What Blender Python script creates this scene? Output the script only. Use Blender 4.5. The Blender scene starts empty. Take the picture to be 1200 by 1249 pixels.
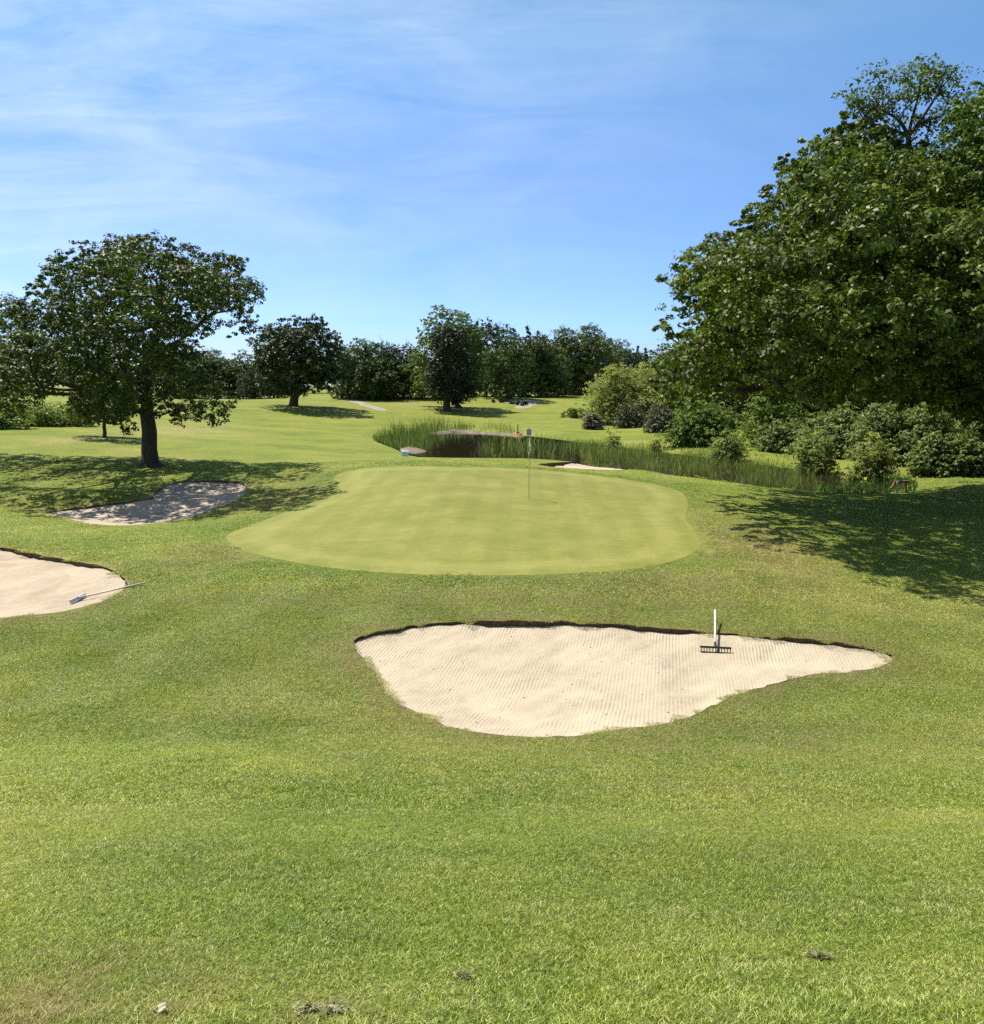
import bpy, math, random
import numpy as np
from mathutils import Vector, Matrix
from mathutils.geometry import delaunay_2d_cdt

random.seed(7)
RNG = np.random.default_rng(7)
scene = bpy.context.scene
COL = scene.collection
R = math.radians

# ------------------------------------------------------------------ camera
PITCH = R(8.79)
FPX, CX0, CY0 = 1000.0, 600.0, 624.5
cam = bpy.data.cameras.new('camera')
cam.sensor_fit = 'HORIZONTAL'
cam.sensor_width = 36.0
cam.lens = 36.0 * FPX / 1200.0
cam.clip_start = 0.05
cam.clip_end = 6000
cam_o = bpy.data.objects.new('camera', cam)
COL.objects.link(cam_o)
cam_o.location = (0, 0, 0)
cam_o.rotation_euler = (math.pi / 2 - PITCH, 0, 0)
scene.camera = cam_o
SUN = np.array([-0.45, 0.36, 1.0]); SUN /= np.linalg.norm(SUN)

def ray(px, py):
    px = np.asarray(px, float); py = np.asarray(py, float)
    cx = (px - CX0) / FPX; cy = (CY0 - py) / FPX
    dy = math.cos(PITCH) + cy * math.sin(PITCH)
    dz = -math.sin(PITCH) + cy * math.cos(PITCH)
    return np.stack([cx / dy, np.ones_like(cx), dz / dy], -1)      # per metre of depth along y

def at_depth(px, py, d):
    r = ray(px, py)
    return r * np.asarray(d, float)[..., None]

def on_plane(px, py, z):
    r = ray(px, py)
    return r * (z / r[..., 2])[..., None]

# ------------------------------------------------------------------ terrain
WATER = -5.0
NEAR = [(0.0, None, 1.58), (1.2, None, 1.78), (2.4, None, 2.07), (5.0, None, 2.98), (8.0, None, 3.95)]
COLS = {
 -0.60: [(10,902),(13,822),(15.8,752),(19,700),(24.5,655),(28,643),(31.5,629),(35,608),(38,594),(41,581),(50,548),(60,528),(80,509),(110,497),(170,485),(300,478),(2500,471)],
 -0.417:[(10,902),(13,822),(15.8,752),(19,700),(24.5,658),(28,648),(31.5,636.5),(35,617),(38,598),(41,582),(44,570),(52,551),(60,536),(75,519),(110,497),(170,485),(300,478),(2500,471)],
 -0.243:[(10,902),(13,822),(15.8,752),(19,700),(24.5,654),(32,618),(36,600),(40,583),(44,568),(60,545),(80,528),(95,516),(100,511),(104,505),(110,495),(170,486),(300,478),(2500,471)],
 -0.08: [(10,902),(12.5,840),(15.5,757),(19,700),(24,650),(29.5,608),(38,568),(42,559),(46,560),(52,562),(57,562),(72,545),(87,527),(93,523),(105,515),(112,511),(116,506),(120,500),(150,489),(180,484),(300,477),(2500,471)],
  0.12: [(10,902),(12.5,840),(15.5,761),(19,700),(24,655),(29.5,615),(38,580),(41.5,574.5),(47,562.5),(51,563.5),(56,566),(70,550),(76,541),(85,530),(105,516),(130,502),(150,491),(180,479),(300,474),(2500,471)],
  0.25: [(10,905),(12.5,845),(15.5,768),(19,705),(24,655),(29.5,618),(35,594),(40,582),(46,584),(52,577),(58,561),(64,549),(75,535),(90,520),(120,505),(180,485),(300,477),(2500,471)],
  0.38: [(10,905),(12.5,848),(15,778),(19,708),(24,655),(29.5,622),(33,606),(37,598),(41,596),(46,585),(52,570),(56,561),(62,549),(75,533),(100,513),(180,485),(300,477),(2500,471)],
  0.50: [(10,905),(12.5,848),(15,780),(19,710),(24,660),(29.5,627),(34,609),(38,598),(44,582),(50,569),(56,557),(62,546),(80,524),(120,500),(180,485),(300,477),(2500,471)],
  0.60: [(10,905),(12.5,848),(15,780),(19,710),(24,660),(29.5,627),(36,604),(43,583),(50,568),(58,551),(80,520),(120,498),(180,485),(300,477),(2500,471)],
}
LD = np.linspace(math.log(0.6), math.log(2500), 700)
cks = sorted(COLS)
def _row_drop(d, row):
    return -ray(600.0, row)[2] * d
_tab = []
for c in cks:
    pts = [(d, dr) for d, _, dr in NEAR] + [(d, float(_row_drop(d, rw))) for d, rw in COLS[c]]
    xs = np.log([max(p[0], 0.3) for p in pts]); ys = [p[1] for p in pts]
    _tab.append(np.interp(LD, xs, ys))
_tab = np.array(_tab)
CU = np.linspace(-0.75, 0.75, 181)
T = np.stack([np.interp(CU, cks, _tab[:, j]) for j in range(len(LD))], 1)
def _blur(a, sig, ax):
    n = int(sig * 3) + 1
    k = np.exp(-0.5 * (np.arange(-n, n + 1) / sig) ** 2); k /= k.sum()
    pad = [(0, 0), (0, 0)]; pad[ax] = (n, n)
    ap = np.pad(a, pad, mode='edge')
    return np.apply_along_axis(lambda v: np.convolve(v, k, 'valid'), ax, ap)
T = _blur(_blur(T, 3.2, 1), 4, 0)

def poly_sdf(P, poly):
    """signed distance, negative inside; P (N,2)"""
    P = np.asarray(P, float); poly = np.asarray(poly, float)
    best = np.full(len(P), 1e18); inside = np.zeros(len(P), bool)
    n = len(poly)
    for i in range(n):
        a = poly[i]; b = poly[(i + 1) % n]
        e = b - a; w = P - a
        t = np.clip((w @ e) / max(e @ e, 1e-12), 0, 1)
        dd = ((w - t[:, None] * e) ** 2).sum(1)
        best = np.minimum(best, dd)
        c = ((a[1] <= P[:, 1]) != (b[1] <= P[:, 1]))
        if c.any():
            xi = a[0] + (P[:, 1] - a[1]) * e[0] / (e[1] if abs(e[1]) > 1e-12 else 1e-12)
            inside ^= c & (P[:, 0] < xi)
    s = np.sqrt(best)
    return np.where(inside, -s, s)

def spline(pts, n_per=8, closed=True):
    pts = np.asarray(pts, float); n = len(pts); out = []
    rng = range(n) if closed else range(n - 1)
    for i in rng:
        if closed:
            p0, p1, p2, p3 = pts[i - 1], pts[i], pts[(i + 1) % n], pts[(i + 2) % n]
        else:
            p0, p1, p2, p3 = pts[max(i - 1, 0)], pts[i], pts[i + 1], pts[min(i + 2, n - 1)]
        for k in range(n_per):
            t = k / n_per
            out.append(0.5 * ((2 * p1) + (-p0 + p2) * t + (2 * p0 - 5 * p1 + 4 * p2 - p3) * t * t + (-p0 + 3 * p1 - 3 * p2 + p3) * t ** 3))
    if not closed: out.append(pts[-1])
    return np.array(out)

def resample(poly, step):
    poly = np.asarray(poly); q = np.vstack([poly, poly[:1]])
    L = np.concatenate([[0], np.cumsum(np.linalg.norm(np.diff(q, axis=0), axis=1))])
    n = max(8, int(L[-1] / step))
    s = np.linspace(0, L[-1], n, endpoint=False)
    return np.stack([np.interp(s, L, q[:, k]) for k in range(q.shape[1])], 1)

POND_PX = [(488,550),(505,556),(540,558.5),(600,559),(660,560),(720,564),(780,572),(840,580),(900,590),(950,597),(1000,601),(1050,602),(1090,600),(1103,595),
           (1088,588),(1040,583),(1000,578),(950,570),(900,564),(850,558),(800,552),(750,545),(700,539),(650,533),(610,530),(570,527),(530,525.5),(495,527.5),(468,532),(457,536),(470,542),(484,546)]
POND = resample(on_plane(*np.array(spline(POND_PX, 5)).T, WATER)[:, :2], 0.8)

BUMPS = [  # x, y, sx, sy, height, angle
    (-17.0, 35.5, 3.0, 1.2, 0.35),      # turf shoulder beside the bunker under the oak
    (-24.0, 155, 9, 7, 0.9),            # hillock by the far path
    (2.0, 148, 11, 6, 0.8),             # gravel hump
    (9.0, 24.0, 2.5, 2.0, 0.10), (-2.5, 8.0, 2.2, 1.2, 0.06),
]
def H0(x, y):
    x = np.asarray(x, float); y = np.asarray(y, float)
    d = np.clip(y, 0.6, 2490)
    cu = np.clip(x / np.maximum(y, 2.5), -0.749, 0.749)
    fi = (cu + 0.75) / 1.5 * 180; fj = (np.log(d) - LD[0]) / (LD[1] - LD[0])
    i = np.clip(fi.astype(int), 0, 179); j = np.clip(fj.astype(int), 0, len(LD) - 2)
    a = fi - i; b = fj - j
    z = -((T[i, j] * (1 - a) + T[i + 1, j] * a) * (1 - b) + (T[i, j + 1] * (1 - a) + T[i + 1, j + 1] * a) * b)
    for bx, by, sx, sy, h in BUMPS:
        z = z + h * np.exp(-0.5 * (((x - bx) / sx) ** 2 + ((y - by) / sy) ** 2))
    amp = np.clip((y - 3) / 10, 0, 1) * (1 - 0.85 * np.exp(-0.5 * (((x + 12) / 6) ** 2 + ((y - 29) / 4.5) ** 2)))
    und = 0.030 * np.sin(x * 0.83 + 1.3 * np.sin(y * 0.31)) * np.sin(y * 0.57 + 0.7 + 0.8 * np.sin(x * 0.29)) + 0.012 * np.sin(x * 2.1 + y * 0.9) * np.sin(y * 1.7 - x * 0.6)
    return z + amp * und

def H(x, y):
    x = np.asarray(x, float); y = np.asarray(y, float)
    z = H0(x, y)
    sh = z.shape
    P = np.stack([x.ravel(), y.ravel()], 1); zf = z.ravel().copy()
    m = (P[:, 1] > 30) & (P[:, 1] < 110) & (P[:, 0] > -25) & (P[:, 0] < 35)
    if m.any():
        s = poly_sdf(P[m], POND)
        k = np.clip(s / 2.6, 0, 1); k = k * k * (3 - 2 * k)
        zz = np.where(s < 9, np.maximum(zf[m], WATER + 0.04 + 0.25 * np.clip(s / 3, 0, 1) - 0.9 * np.clip((s - 5) / 4, 0, 1)), zf[m])
        out = (WATER - 0.02) + (zz - WATER + 0.02) * k
        ins = WATER - 0.02 - 0.6 * np.clip(-s / 1.5, 0, 1)
        zf[m] = np.where(s > 0, out, ins)
    return zf.reshape(sh)

_TT = np.exp(np.linspace(math.log(1.0), math.log(2000), 1500))
def at(px, py, n=True):
    """first ground point seen at a picture position"""
    px = np.atleast_1d(np.asarray(px, float)); py = np.atleast_1d(np.asarray(py, float))
    r = ray(px, py); out = np.zeros((len(px), 3))
    for i in range(len(px)):
        P = r[i][None, :] * _TT[:, None]
        below = P[:, 2] < H(P[:, 0], P[:, 1])
        k = int(np.argmax(below)) if below.any() else len(_TT) - 1
        lo, hi = _TT[max(k - 1, 0)], _TT[k]
        for _ in range(18):
            m = 0.5 * (lo + hi); p = r[i] * m
            if p[2] < H(np.array([p[0]]), np.array([p[1]]))[0]: hi = m
            else: lo = m
        out[i] = r[i] * hi
    return out if n else out[0]
def at1(px, py): return at([px], [py])[0]
def ground(x, y): return float(H(np.array([x]), np.array([y]))[0])

# ------------------------------------------------------------------ helpers
def np_mesh(name, V, F, mat=None, parent=None, attrs=None, smooth=True, mats=None, midx=None, link=True):
    V = np.asarray(V, np.float32); F = np.asarray(F, np.int32)
    me = bpy.data.meshes.new(name)
    k = F.shape[1]
    me.vertices.add(len(V)); me.vertices.foreach_set('co', V.ravel())
    me.loops.add(F.size); me.loops.foreach_set('vertex_index', F.ravel())
    me.polygons.add(len(F)); me.polygons.foreach_set('loop_start', np.arange(0, F.size, k, dtype=np.int32))
    me.polygons.foreach_set('loop_total', np.full(len(F), k, np.int32))
    if smooth: me.polygons.foreach_set('use_smooth', np.ones(len(F), bool))
    for m in (mats or ([mat] if mat else [])): me.materials.append(m)
    if midx is not None: me.polygons.foreach_set('material_index', np.asarray(midx, np.int32))
    for an, av in (attrs or {}).items():
        at_ = me.attributes.new(an, 'FLOAT', 'POINT'); at_.data.foreach_set('value', np.asarray(av, np.float32))
    me.update(calc_edges=True); me.validate()
    o = bpy.data.objects.new(name, me)
    if link: COL.objects.link(o)
    if parent: o.parent = parent
    return o

def tag(o, label=None, cat=None, group=None, kind=None):
    if label: o['label'] = label
    if cat: o['category'] = cat
    if group: o['group'] = group
    if kind: o['kind'] = kind
    return o

def empty(name, loc, rz=0):
    o = bpy.data.objects.new(name, None); COL.objects.link(o)
    o.empty_display_size = 0.3
    o.location = loc; o.rotation_euler = (0, 0, rz)
    return o

def tubes(polys, sides=6):
    """polys: list of (points (n,3), radii (n,)) -> V, F"""
    Vs, Fs, off = [], [], 0
    ang = np.arange(sides) * 2 * math.pi / sides
    for P, rad in polys:
        P = np.asarray(P, float); rad = np.asarray(rad, float); n = len(P)
        tng = np.gradient(P, axis=0); tng /= np.maximum(np.linalg.norm(tng, axis=1, keepdims=True), 1e-9)
        ref = np.array([0.31, 0.95, 0.05]) if abs(tng[:, 2]).mean() > 0.7 else np.array([0.0, 0.0, 1.0])
        u = np.cross(tng, ref); u /= np.maximum(np.linalg.norm(u, axis=1, keepdims=True), 1e-9)
        w = np.cross(tng, u)
        ring = P[:, None, :] + rad[:, None, None] * (np.cos(ang)[None, :, None] * u[:, None, :] + np.sin(ang)[None, :, None] * w[:, None, :])
        Vs.append(ring.reshape(-1, 3))
        for i in range(n - 1):
            a = off + i * sides + np.arange(sides); b = off + i * sides + (np.arange(sides) + 1) % sides
            Fs.append(np.stack([a, b, b + sides, a + sides], 1))
        off += n * sides
        Vs.append(P[-1:][:]); tip = off; off += 1      # cap
        last = tip - sides
        a = last + np.arange(sides); b = last + (np.arange(sides) + 1) % sides
        Fs.append(np.stack([a, b, np.full(sides, tip), np.full(sides, tip)], 1)[:, [0, 1, 2, 2]])
    V = np.vstack(Vs); F = np.vstack(Fs)
    return V, F

def tri_clean_mesh(name, V, F, mat, parent=None, smooth=True):
    """from_pydata route for meshes that mix tris and quads"""
    faces = []
    for f in F:
        g = list(dict.fromkeys(int(i) for i in f))
        if len(g) >= 3: faces.append(g)
    me = bpy.data.meshes.new(name); me.from_pydata([tuple(v) for v in V], [], faces)
    me.materials.append(mat)
    if smooth: me.polygons.foreach_set('use_smooth', np.ones(len(faces), bool))
    o = bpy.data.objects.new(name, me); COL.objects.link(o)
    if parent: o.parent = parent
    return o

class MB:
    """collects boxes, rods and lathes into one mesh"""
    def __init__(s): s.V, s.F = [], []
    def add(s, V, F):
        o = len(s.V); s.V += [tuple(v) for v in V]; s.F += [[i + o for i in f] for f in F]; return s
    def box(s, c, size, M=None):
        x, y, z = [k / 2 for k in size]
        V = [Vector((a * x, b * y, e * z)) for a in (-1, 1) for b in (-1, 1) for e in (-1, 1)]
        if M is not None: V = [M @ v for v in V]
        V = [v + Vector(c) for v in V]
        return s.add(V, [(0,1,3,2),(4,6,7,5),(0,4,5,1),(2,3,7,6),(0,2,6,4),(1,5,7,3)])
    def rod(s, a, b, r0, r1=None, n=10):
        V, F = tubes([(np.array([a, b], float), np.array([r0, r0 if r1 is None else r1]))], n)
        F = [list(dict.fromkeys(int(i) for i in f)) for f in F]
        F.append(list(range(n))[::-1])
        return s.add(V, F)
    def path(s, P, r, n=8):
        V, F = tubes([(np.array(P, float), np.full(len(P), r) if np.isscalar(r) else np.array(r))], n)
        F = [list(dict.fromkeys(int(i) for i in f)) for f in F]
        F.append(list(range(n))[::-1])
        return s.add(V, F)
    def torus(s, c, R0, r, M, n=24, m=8):
        V = []
        for i in range(n):
            a = i * 2 * math.pi / n
            for j in range(m):
                b = j * 2 * math.pi / m
                V.append(M @ Vector(((R0 + r * math.cos(b)) * math.cos(a), r * math.sin(b), (R0 + r * math.cos(b)) * math.sin(a))) + Vector(c))
        F = [(i * m + j, i * m + (j + 1) % m, ((i + 1) % n) * m + (j + 1) % m, ((i + 1) % n) * m + j) for i in range(n) for j in range(m)]
        return s.add(V, F)
    def build(s, name, mat, parent=None, smooth=False, bevel=0.0):
        me = bpy.data.meshes.new(name); me.from_pydata(s.V, [], s.F); me.materials.append(mat)
        if smooth: me.polygons.foreach_set('use_smooth', np.ones(len(s.F), bool))
        o = bpy.data.objects.new(name, me); COL.objects.link(o)
        if parent: o.parent = parent
        if bevel:
            b = o.modifiers.new('bevel', 'BEVEL'); b.width = bevel; b.segments = 2; b.limit_method = 'ANGLE'
        return o

# ------------------------------------------------------------------ materials
def mat_new(name):
    m = bpy.data.materials.new(name); m.use_nodes = True
    nt = m.node_tree; nt.nodes.clear()
    out = nt.nodes.new('ShaderNodeOutputMaterial')
    return m, nt, out
def N(nt, t, **kw):
    n = nt.nodes.new('ShaderNode' + t)
    for k, v in kw.items():
        if k.startswith('i_'): n.inputs[k[2:].replace('_', ' ')].default_value = v
        else: setattr(n, k, v)
    return n
def L(nt, a, b): nt.links.new(a, b)
def noise(nt, vec, scale, detail=3, rough=0.55, dist=0.0):
    n = N(nt, 'TexNoise'); n.inputs['Scale'].default_value = scale; n.inputs['Detail'].default_value = detail
    n.inputs['Roughness'].default_value = rough; n.inputs['Distortion'].default_value = dist
    if vec is not None: L(nt, vec, n.inputs['Vector'])
    return n.outputs['Fac']
def ramp(nt, fac, stops):
    n = N(nt, 'ValToRGB'); cr = n.color_ramp
    while len(cr.elements) < len(stops): cr.elements.new(0.5)
    for e, (p, c) in zip(cr.elements, stops):
        e.position = p; e.color = (*c, 1) if len(c) == 3 else c
    L(nt, fac, n.inputs['Fac']); return n.outputs['Color']
def rampf(nt, fac, a, b, lo=0.0, hi=1.0):
    n = N(nt, 'MapRange'); n.inputs['From Min'].default_value = a; n.inputs['From Max'].default_value = b
    n.inputs['To Min'].default_value = lo; n.inputs['To Max'].default_value = hi
    L(nt, fac, n.inputs['Value']); return n.outputs['Result']
def mixc(nt, fac, a, b, mode='MIX'):
    n = N(nt, 'Mix', data_type='RGBA', blend_type=mode)
    for sock, v in (('Factor', fac), ('A', a), ('B', b)):
        s = [i for i in n.inputs if i.name == sock and (i.type == 'RGBA' if sock != 'Factor' else i.type == 'VALUE')][0]
        if hasattr(v, 'links') or hasattr(v, 'is_linked'): L(nt, v, s)
        else: s.default_value = (*v, 1) if (sock != 'Factor') else v
    return [o for o in n.outputs if o.type == 'RGBA'][0]
def mathn(nt, op, a, b=None):
    n = N(nt, 'Math', operation=op)
    for k, v in ((0, a), (1, b)):
        if v is None: continue
        if hasattr(v, 'is_linked'): L(nt, v, n.inputs[k])
        else: n.inputs[k].default_value = v
    return n.outputs[0]
def attr(nt, name):
    n = N(nt, 'Attribute'); n.attribute_name = name; return n.outputs['Fac']
def pos(nt): return N(nt, 'NewGeometry').outputs['Position']
def bump(nt, h, strength, dist):
    n = N(nt, 'Bump'); n.inputs['Strength'].default_value = strength; n.inputs['Distance'].default_value = dist
    L(nt, h, n.inputs['Height']); return n.outputs['Normal']
def principled(nt, out, col, rough=0.7, spec=0.3, nrm=None, **kw):
    p = N(nt, 'BsdfPrincipled')
    if hasattr(col, 'is_linked'): L(nt, col, p.inputs['Base Color'])
    else: p.inputs['Base Color'].default_value = (*col, 1)
    if hasattr(rough, 'is_linked'): L(nt, rough, p.inputs['Roughness'])
    else: p.inputs['Roughness'].default_value = rough
    p.inputs['Specular IOR Level'].default_value = spec
    if nrm is not None: L(nt, nrm, p.inputs['Normal'])
    for k, v in kw.items(): p.inputs[k.replace('_', ' ')].default_value = v
    if out: L(nt, p.outputs[0], out.inputs['Surface'])
    return p

def turf_colour(nt, blade=False):
    """patchy lawn colour from world position; shared by the ground and the blades on it"""
    p = pos(nt)
    big = noise(nt, p, 0.16, 4, 0.6, 0.6)
    mid = noise(nt, p, 1.1, 4, 0.62, 0.4)
    c = ramp(nt, mid, [(0.28, (0.120, 0.148, 0.019)), (0.50, (0.150, 0.174, 0.025)), (0.72, (0.188, 0.200, 0.038))])
    c2 = ramp(nt, big, [(0.34, (0.088, 0.135, 0.016)), (0.52, (0.148, 0.178, 0.026)), (0.66, (0.220, 0.216, 0.056))])
    c = mixc(nt, 0.55, c, c2)
    fa = N(nt, 'Attribute'); fa.attribute_name = 'fringe'; fa.attribute_type = 'INSTANCER' if blade else 'GEOMETRY'
    c = mixc(nt, mathn(nt, 'MULTIPLY', fa.outputs['Fac'], 0.55), c, (0.080, 0.122, 0.013))
    dry = attr(nt, 'dry')
    if not blade:
        d = mathn(nt, 'MULTIPLY', dry, rampf(nt, noise(nt, p, 2.6, 5, 0.7), 0.33, 0.62))
        c = mixc(nt, d, c, (0.29, 0.225, 0.115))
    st = rampf(nt, noise(nt, p, 0.75, 5, 0.75), 0.56, 0.80)       # straw coloured weak spots
    c = mixc(nt, mathn(nt, 'MULTIPLY', st, 0.55), c, (0.29, 0.27, 0.09))
    c = mixc(nt, 1.0, c, ramp(nt, noise(nt, p, 0.42, 5, 0.7, 0.8), [(0.32, (0.80, 0.86, 0.80)), (0.5, (1, 1, 1)), (0.68, (1.20, 1.12, 1.22))]), 'MULTIPLY')
    return c, p

def m_turf():
    m, nt, out = mat_new('turf')
    c, p = turf_colour(nt)
    v = N(nt, 'VectorMath', operation='MULTIPLY'); L(nt, p, v.inputs[0]); v.inputs[1].default_value = (1, 0.8, 1)
    fine = noise(nt, v.outputs[0], 26, 4, 0.75)
    mid = noise(nt, v.outputs[0], 7, 4, 0.7)
    c = mixc(nt, 1.0, c, ramp(nt, fine, [(0.30, (0.55, 0.56, 0.44)), (0.5, (1.0, 1.0, 0.95)), (0.68, (1.55, 1.50, 1.45))]), 'MULTIPLY')
    c = mixc(nt, 1.0, c, ramp(nt, mid, [(0.32, (0.76, 0.78, 0.70)), (0.5, (1.0, 1.0, 1.0)), (0.68, (1.20, 1.18, 1.15))]), 'MULTIPLY')
    # mower passes across the far fairway
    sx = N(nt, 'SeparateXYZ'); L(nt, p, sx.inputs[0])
    thatch_shade = mathn(nt, 'MULTIPLY', rampf(nt, sx.outputs['Y'], 22, 12, 0.0, 1.0), 0.62)      # thatch brown, darkened near the camera to paint shade between blades
    c = mixc(nt, thatch_shade, c, (0.052, 0.050, 0.016))
    w = mathn(nt, 'SINE', mathn(nt, 'ADD', mathn(nt, 'MULTIPLY', sx.outputs['Y'], 0.72), mathn(nt, 'MULTIPLY', noise(nt, p, 0.09, 2), 9.0)))
    far = rampf(nt, sx.outputs['Y'], 34, 60)
    c = mixc(nt, mathn(nt, 'MULTIPLY', far, rampf(nt, w, -0.6, 0.6, 0.0, 0.30)), c, (0.205, 0.225, 0.036))
    h = mathn(nt, 'ADD', noise(nt, p, 34, 4, 0.75), mathn(nt, 'MULTIPLY', noise(nt, p, 5, 3), 0.9))
    principled(nt, out, c, 0.85, 0.12, bump(nt, h, 0.55, 0.05))
    return m

def m_green():
    m, nt, out = mat_new('putting_turf')
    p = pos(nt)
    big = noise(nt, p, 0.55, 4, 0.6, 0.5); fine = noise(nt, p, 30, 3, 0.7); mid = noise(nt, p, 2.6, 4, 0.6)
    c = ramp(nt, big, [(0.30, (0.148, 0.162, 0.028)), (0.5, (0.184, 0.187, 0.040)), (0.68, (0.220, 0.214, 0.056))])
    c = mixc(nt, rampf(nt, mid, 0.42, 0.72, 0.0, 0.28), c, (0.245, 0.235, 0.07))
    e = attr(nt, 'edge')     # metres in from the edge: the mower's clean-up ring
    sx = N(nt, 'SeparateXYZ'); L(nt, p, sx.inputs[0])
    st = mathn(nt, 'SINE', mathn(nt, 'ADD', mathn(nt, 'MULTIPLY', sx.outputs['X'], 5.6), mathn(nt, 'MULTIPLY', sx.outputs['Y'], -0.25)))
    c = mixc(nt, rampf(nt, st, -0.4, 0.4, 0.0, 0.26), c, (0.128, 0.150, 0.024))
    ring = mathn(nt, 'MULTIPLY', rampf(nt, e, 0.35, 0.75), rampf(nt, e, 1.45, 1.05))
    c = mixc(nt, mathn(nt, 'MULTIPLY', ring, 0.30), c, (0.28, 0.265, 0.09))
    ring2 = mathn(nt, 'MULTIPLY', rampf(nt, e, 1.4, 1.7), rampf(nt, e, 2.6, 2.2))
    c = mixc(nt, mathn(nt, 'MULTIPLY', ring2, 0.16), c, (0.155, 0.175, 0.030))
    c = mixc(nt, 1.0, c, ramp(nt, fine, [(0.3, (0.78, 0.80, 0.72)), (0.7, (1.18, 1.18, 1.16))]), 'MULTIPLY')
    st2 = N(nt, 'VectorMath', operation='MULTIPLY'); L(nt, p, st2.inputs[0]); st2.inputs[1].default_value = (1.6, 7.0, 1)
    c = mixc(nt, 1.0, c, ramp(nt, noise(nt, st2.outputs[0], 1.5, 5, 0.7), [(0.32, (0.86, 0.87, 0.78)), (0.68, (1.12, 1.11, 1.10))]), 'MULTIPLY')
    principled(nt, out, c, 0.8, 0.15, bump(nt, fine, 0.25, 0.015))
    return m

def m_sand(name, rake_dir, base=(0.448, 0.380, 0.272), groove=1.0, streak=False):
    m, nt, out = mat_new(name)
    p = pos(nt)
    mp = N(nt, 'Mapping'); mp.inputs['Rotation'].default_value = (0, 0, rake_dir); L(nt, p, mp.inputs['Vector'])
    wob = noise(nt, p, 0.9, 3)
    sep = N(nt, 'SeparateXYZ'); L(nt, mp.outputs[0], sep.inputs[0])
    ph = mathn(nt, 'ADD', mathn(nt, 'MULTIPLY', sep.outputs['X'], 104.0), mathn(nt, 'ADD', mathn(nt, 'MULTIPLY', wob, 5.0), mathn(nt, 'MULTIPLY', noise(nt, p, 5, 3), 2.2)))
    gv = mathn(nt, 'SINE', ph)
    mp2 = N(nt, 'Mapping'); mp2.inputs['Rotation'].default_value = (0, 0, rake_dir + R(31)); L(nt, p, mp2.inputs['Vector'])
    sep2 = N(nt, 'SeparateXYZ'); L(nt, mp2.outputs[0], sep2.inputs[0])
    gv2 = mathn(nt, 'SINE', mathn(nt, 'ADD', mathn(nt, 'MULTIPLY', sep2.outputs['X'], 112.0), mathn(nt, 'MULTIPLY', wob, 9.0)))
    sel = N(nt, 'Mix'); L(nt, rampf(nt, noise(nt, p, 0.38, 2, 0.4), 0.60, 0.66), sel.inputs[0]); L(nt, gv, sel.inputs[2]); L(nt, gv2, sel.inputs[3]); gv = sel.outputs[0]
    patch = rampf(nt, noise(nt, p, 0.8, 4, 0.6), 0.40, 0.62, 0.10, 1.0)
    gv = mathn(nt, 'MULTIPLY', gv, patch)
    grain = noise(nt, p, 60, 4, 0.7); lump = noise(nt, p, 6, 4, 0.65)
    h = mathn(nt, 'ADD', mathn(nt, 'MULTIPLY', gv, 0.20 * groove), mathn(nt, 'ADD', mathn(nt, 'MULTIPLY', grain, 0.55), mathn(nt, 'MULTIPLY', lump, 1.7)))
    big = noise(nt, p, 0.7, 5, 0.62, 0.4)
    c = ramp(nt, big, [(0.32, tuple(k * 0.80 for k in base)), (0.52, base), (0.70, tuple(min(1, k * 1.10) for k in base))])
    c = mixc(nt, 1.0, c, ramp(nt, grain, [(0.28, (0.80, 0.78, 0.75)), (0.55, (1, 1, 1))]), 'MULTIPLY')
    damp = rampf(nt, noise(nt, mp.outputs[0], 0.45, 5, 0.7, 1.2), 0.52, 0.66, 0.0, 0.75 if streak else 0.25)
    c = mixc(nt, damp, c, (0.33, 0.255, 0.175))
    vo = N(nt, 'TexVoronoi'); vo.inputs['Scale'].default_value = 7.0; L(nt, p, vo.inputs['Vector'])
    sp = rampf(nt, vo.outputs['Distance'], 0.10, 0.07, 0.0, 0.8)
    rs = N(nt, 'SeparateColor'); L(nt, vo.outputs['Color'], rs.inputs[0])
    sp = mathn(nt, 'MULTIPLY', sp, mathn(nt, 'GREATER_THAN', rs.outputs[0], 0.86))
    c = mixc(nt, sp, c, (0.10, 0.075, 0.05))
    principled(nt, out, c, 0.95, 0.1, bump(nt, h, 0.9, 0.022))
    return m

def m_noise(name, a, b, scale=8, rough=0.85, bs=0.4, bd=0.03, spec=0.2, stretch=(1, 1, 1), coord='pos'):
    m, nt, out = mat_new(name)
    p = pos(nt) if coord == 'pos' else N(nt, 'TexCoord').outputs['Object']
    v = N(nt, 'VectorMath', operation='MULTIPLY'); L(nt, p, v.inputs[0]); v.inputs[1].default_value = stretch
    f = noise(nt, v.outputs[0], scale, 5, 0.65)
    c = ramp(nt, f, [(0.3, a), (0.7, b)])
    principled(nt, out, c, rough, spec, bump(nt, f, bs, bd))
    return m

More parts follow.
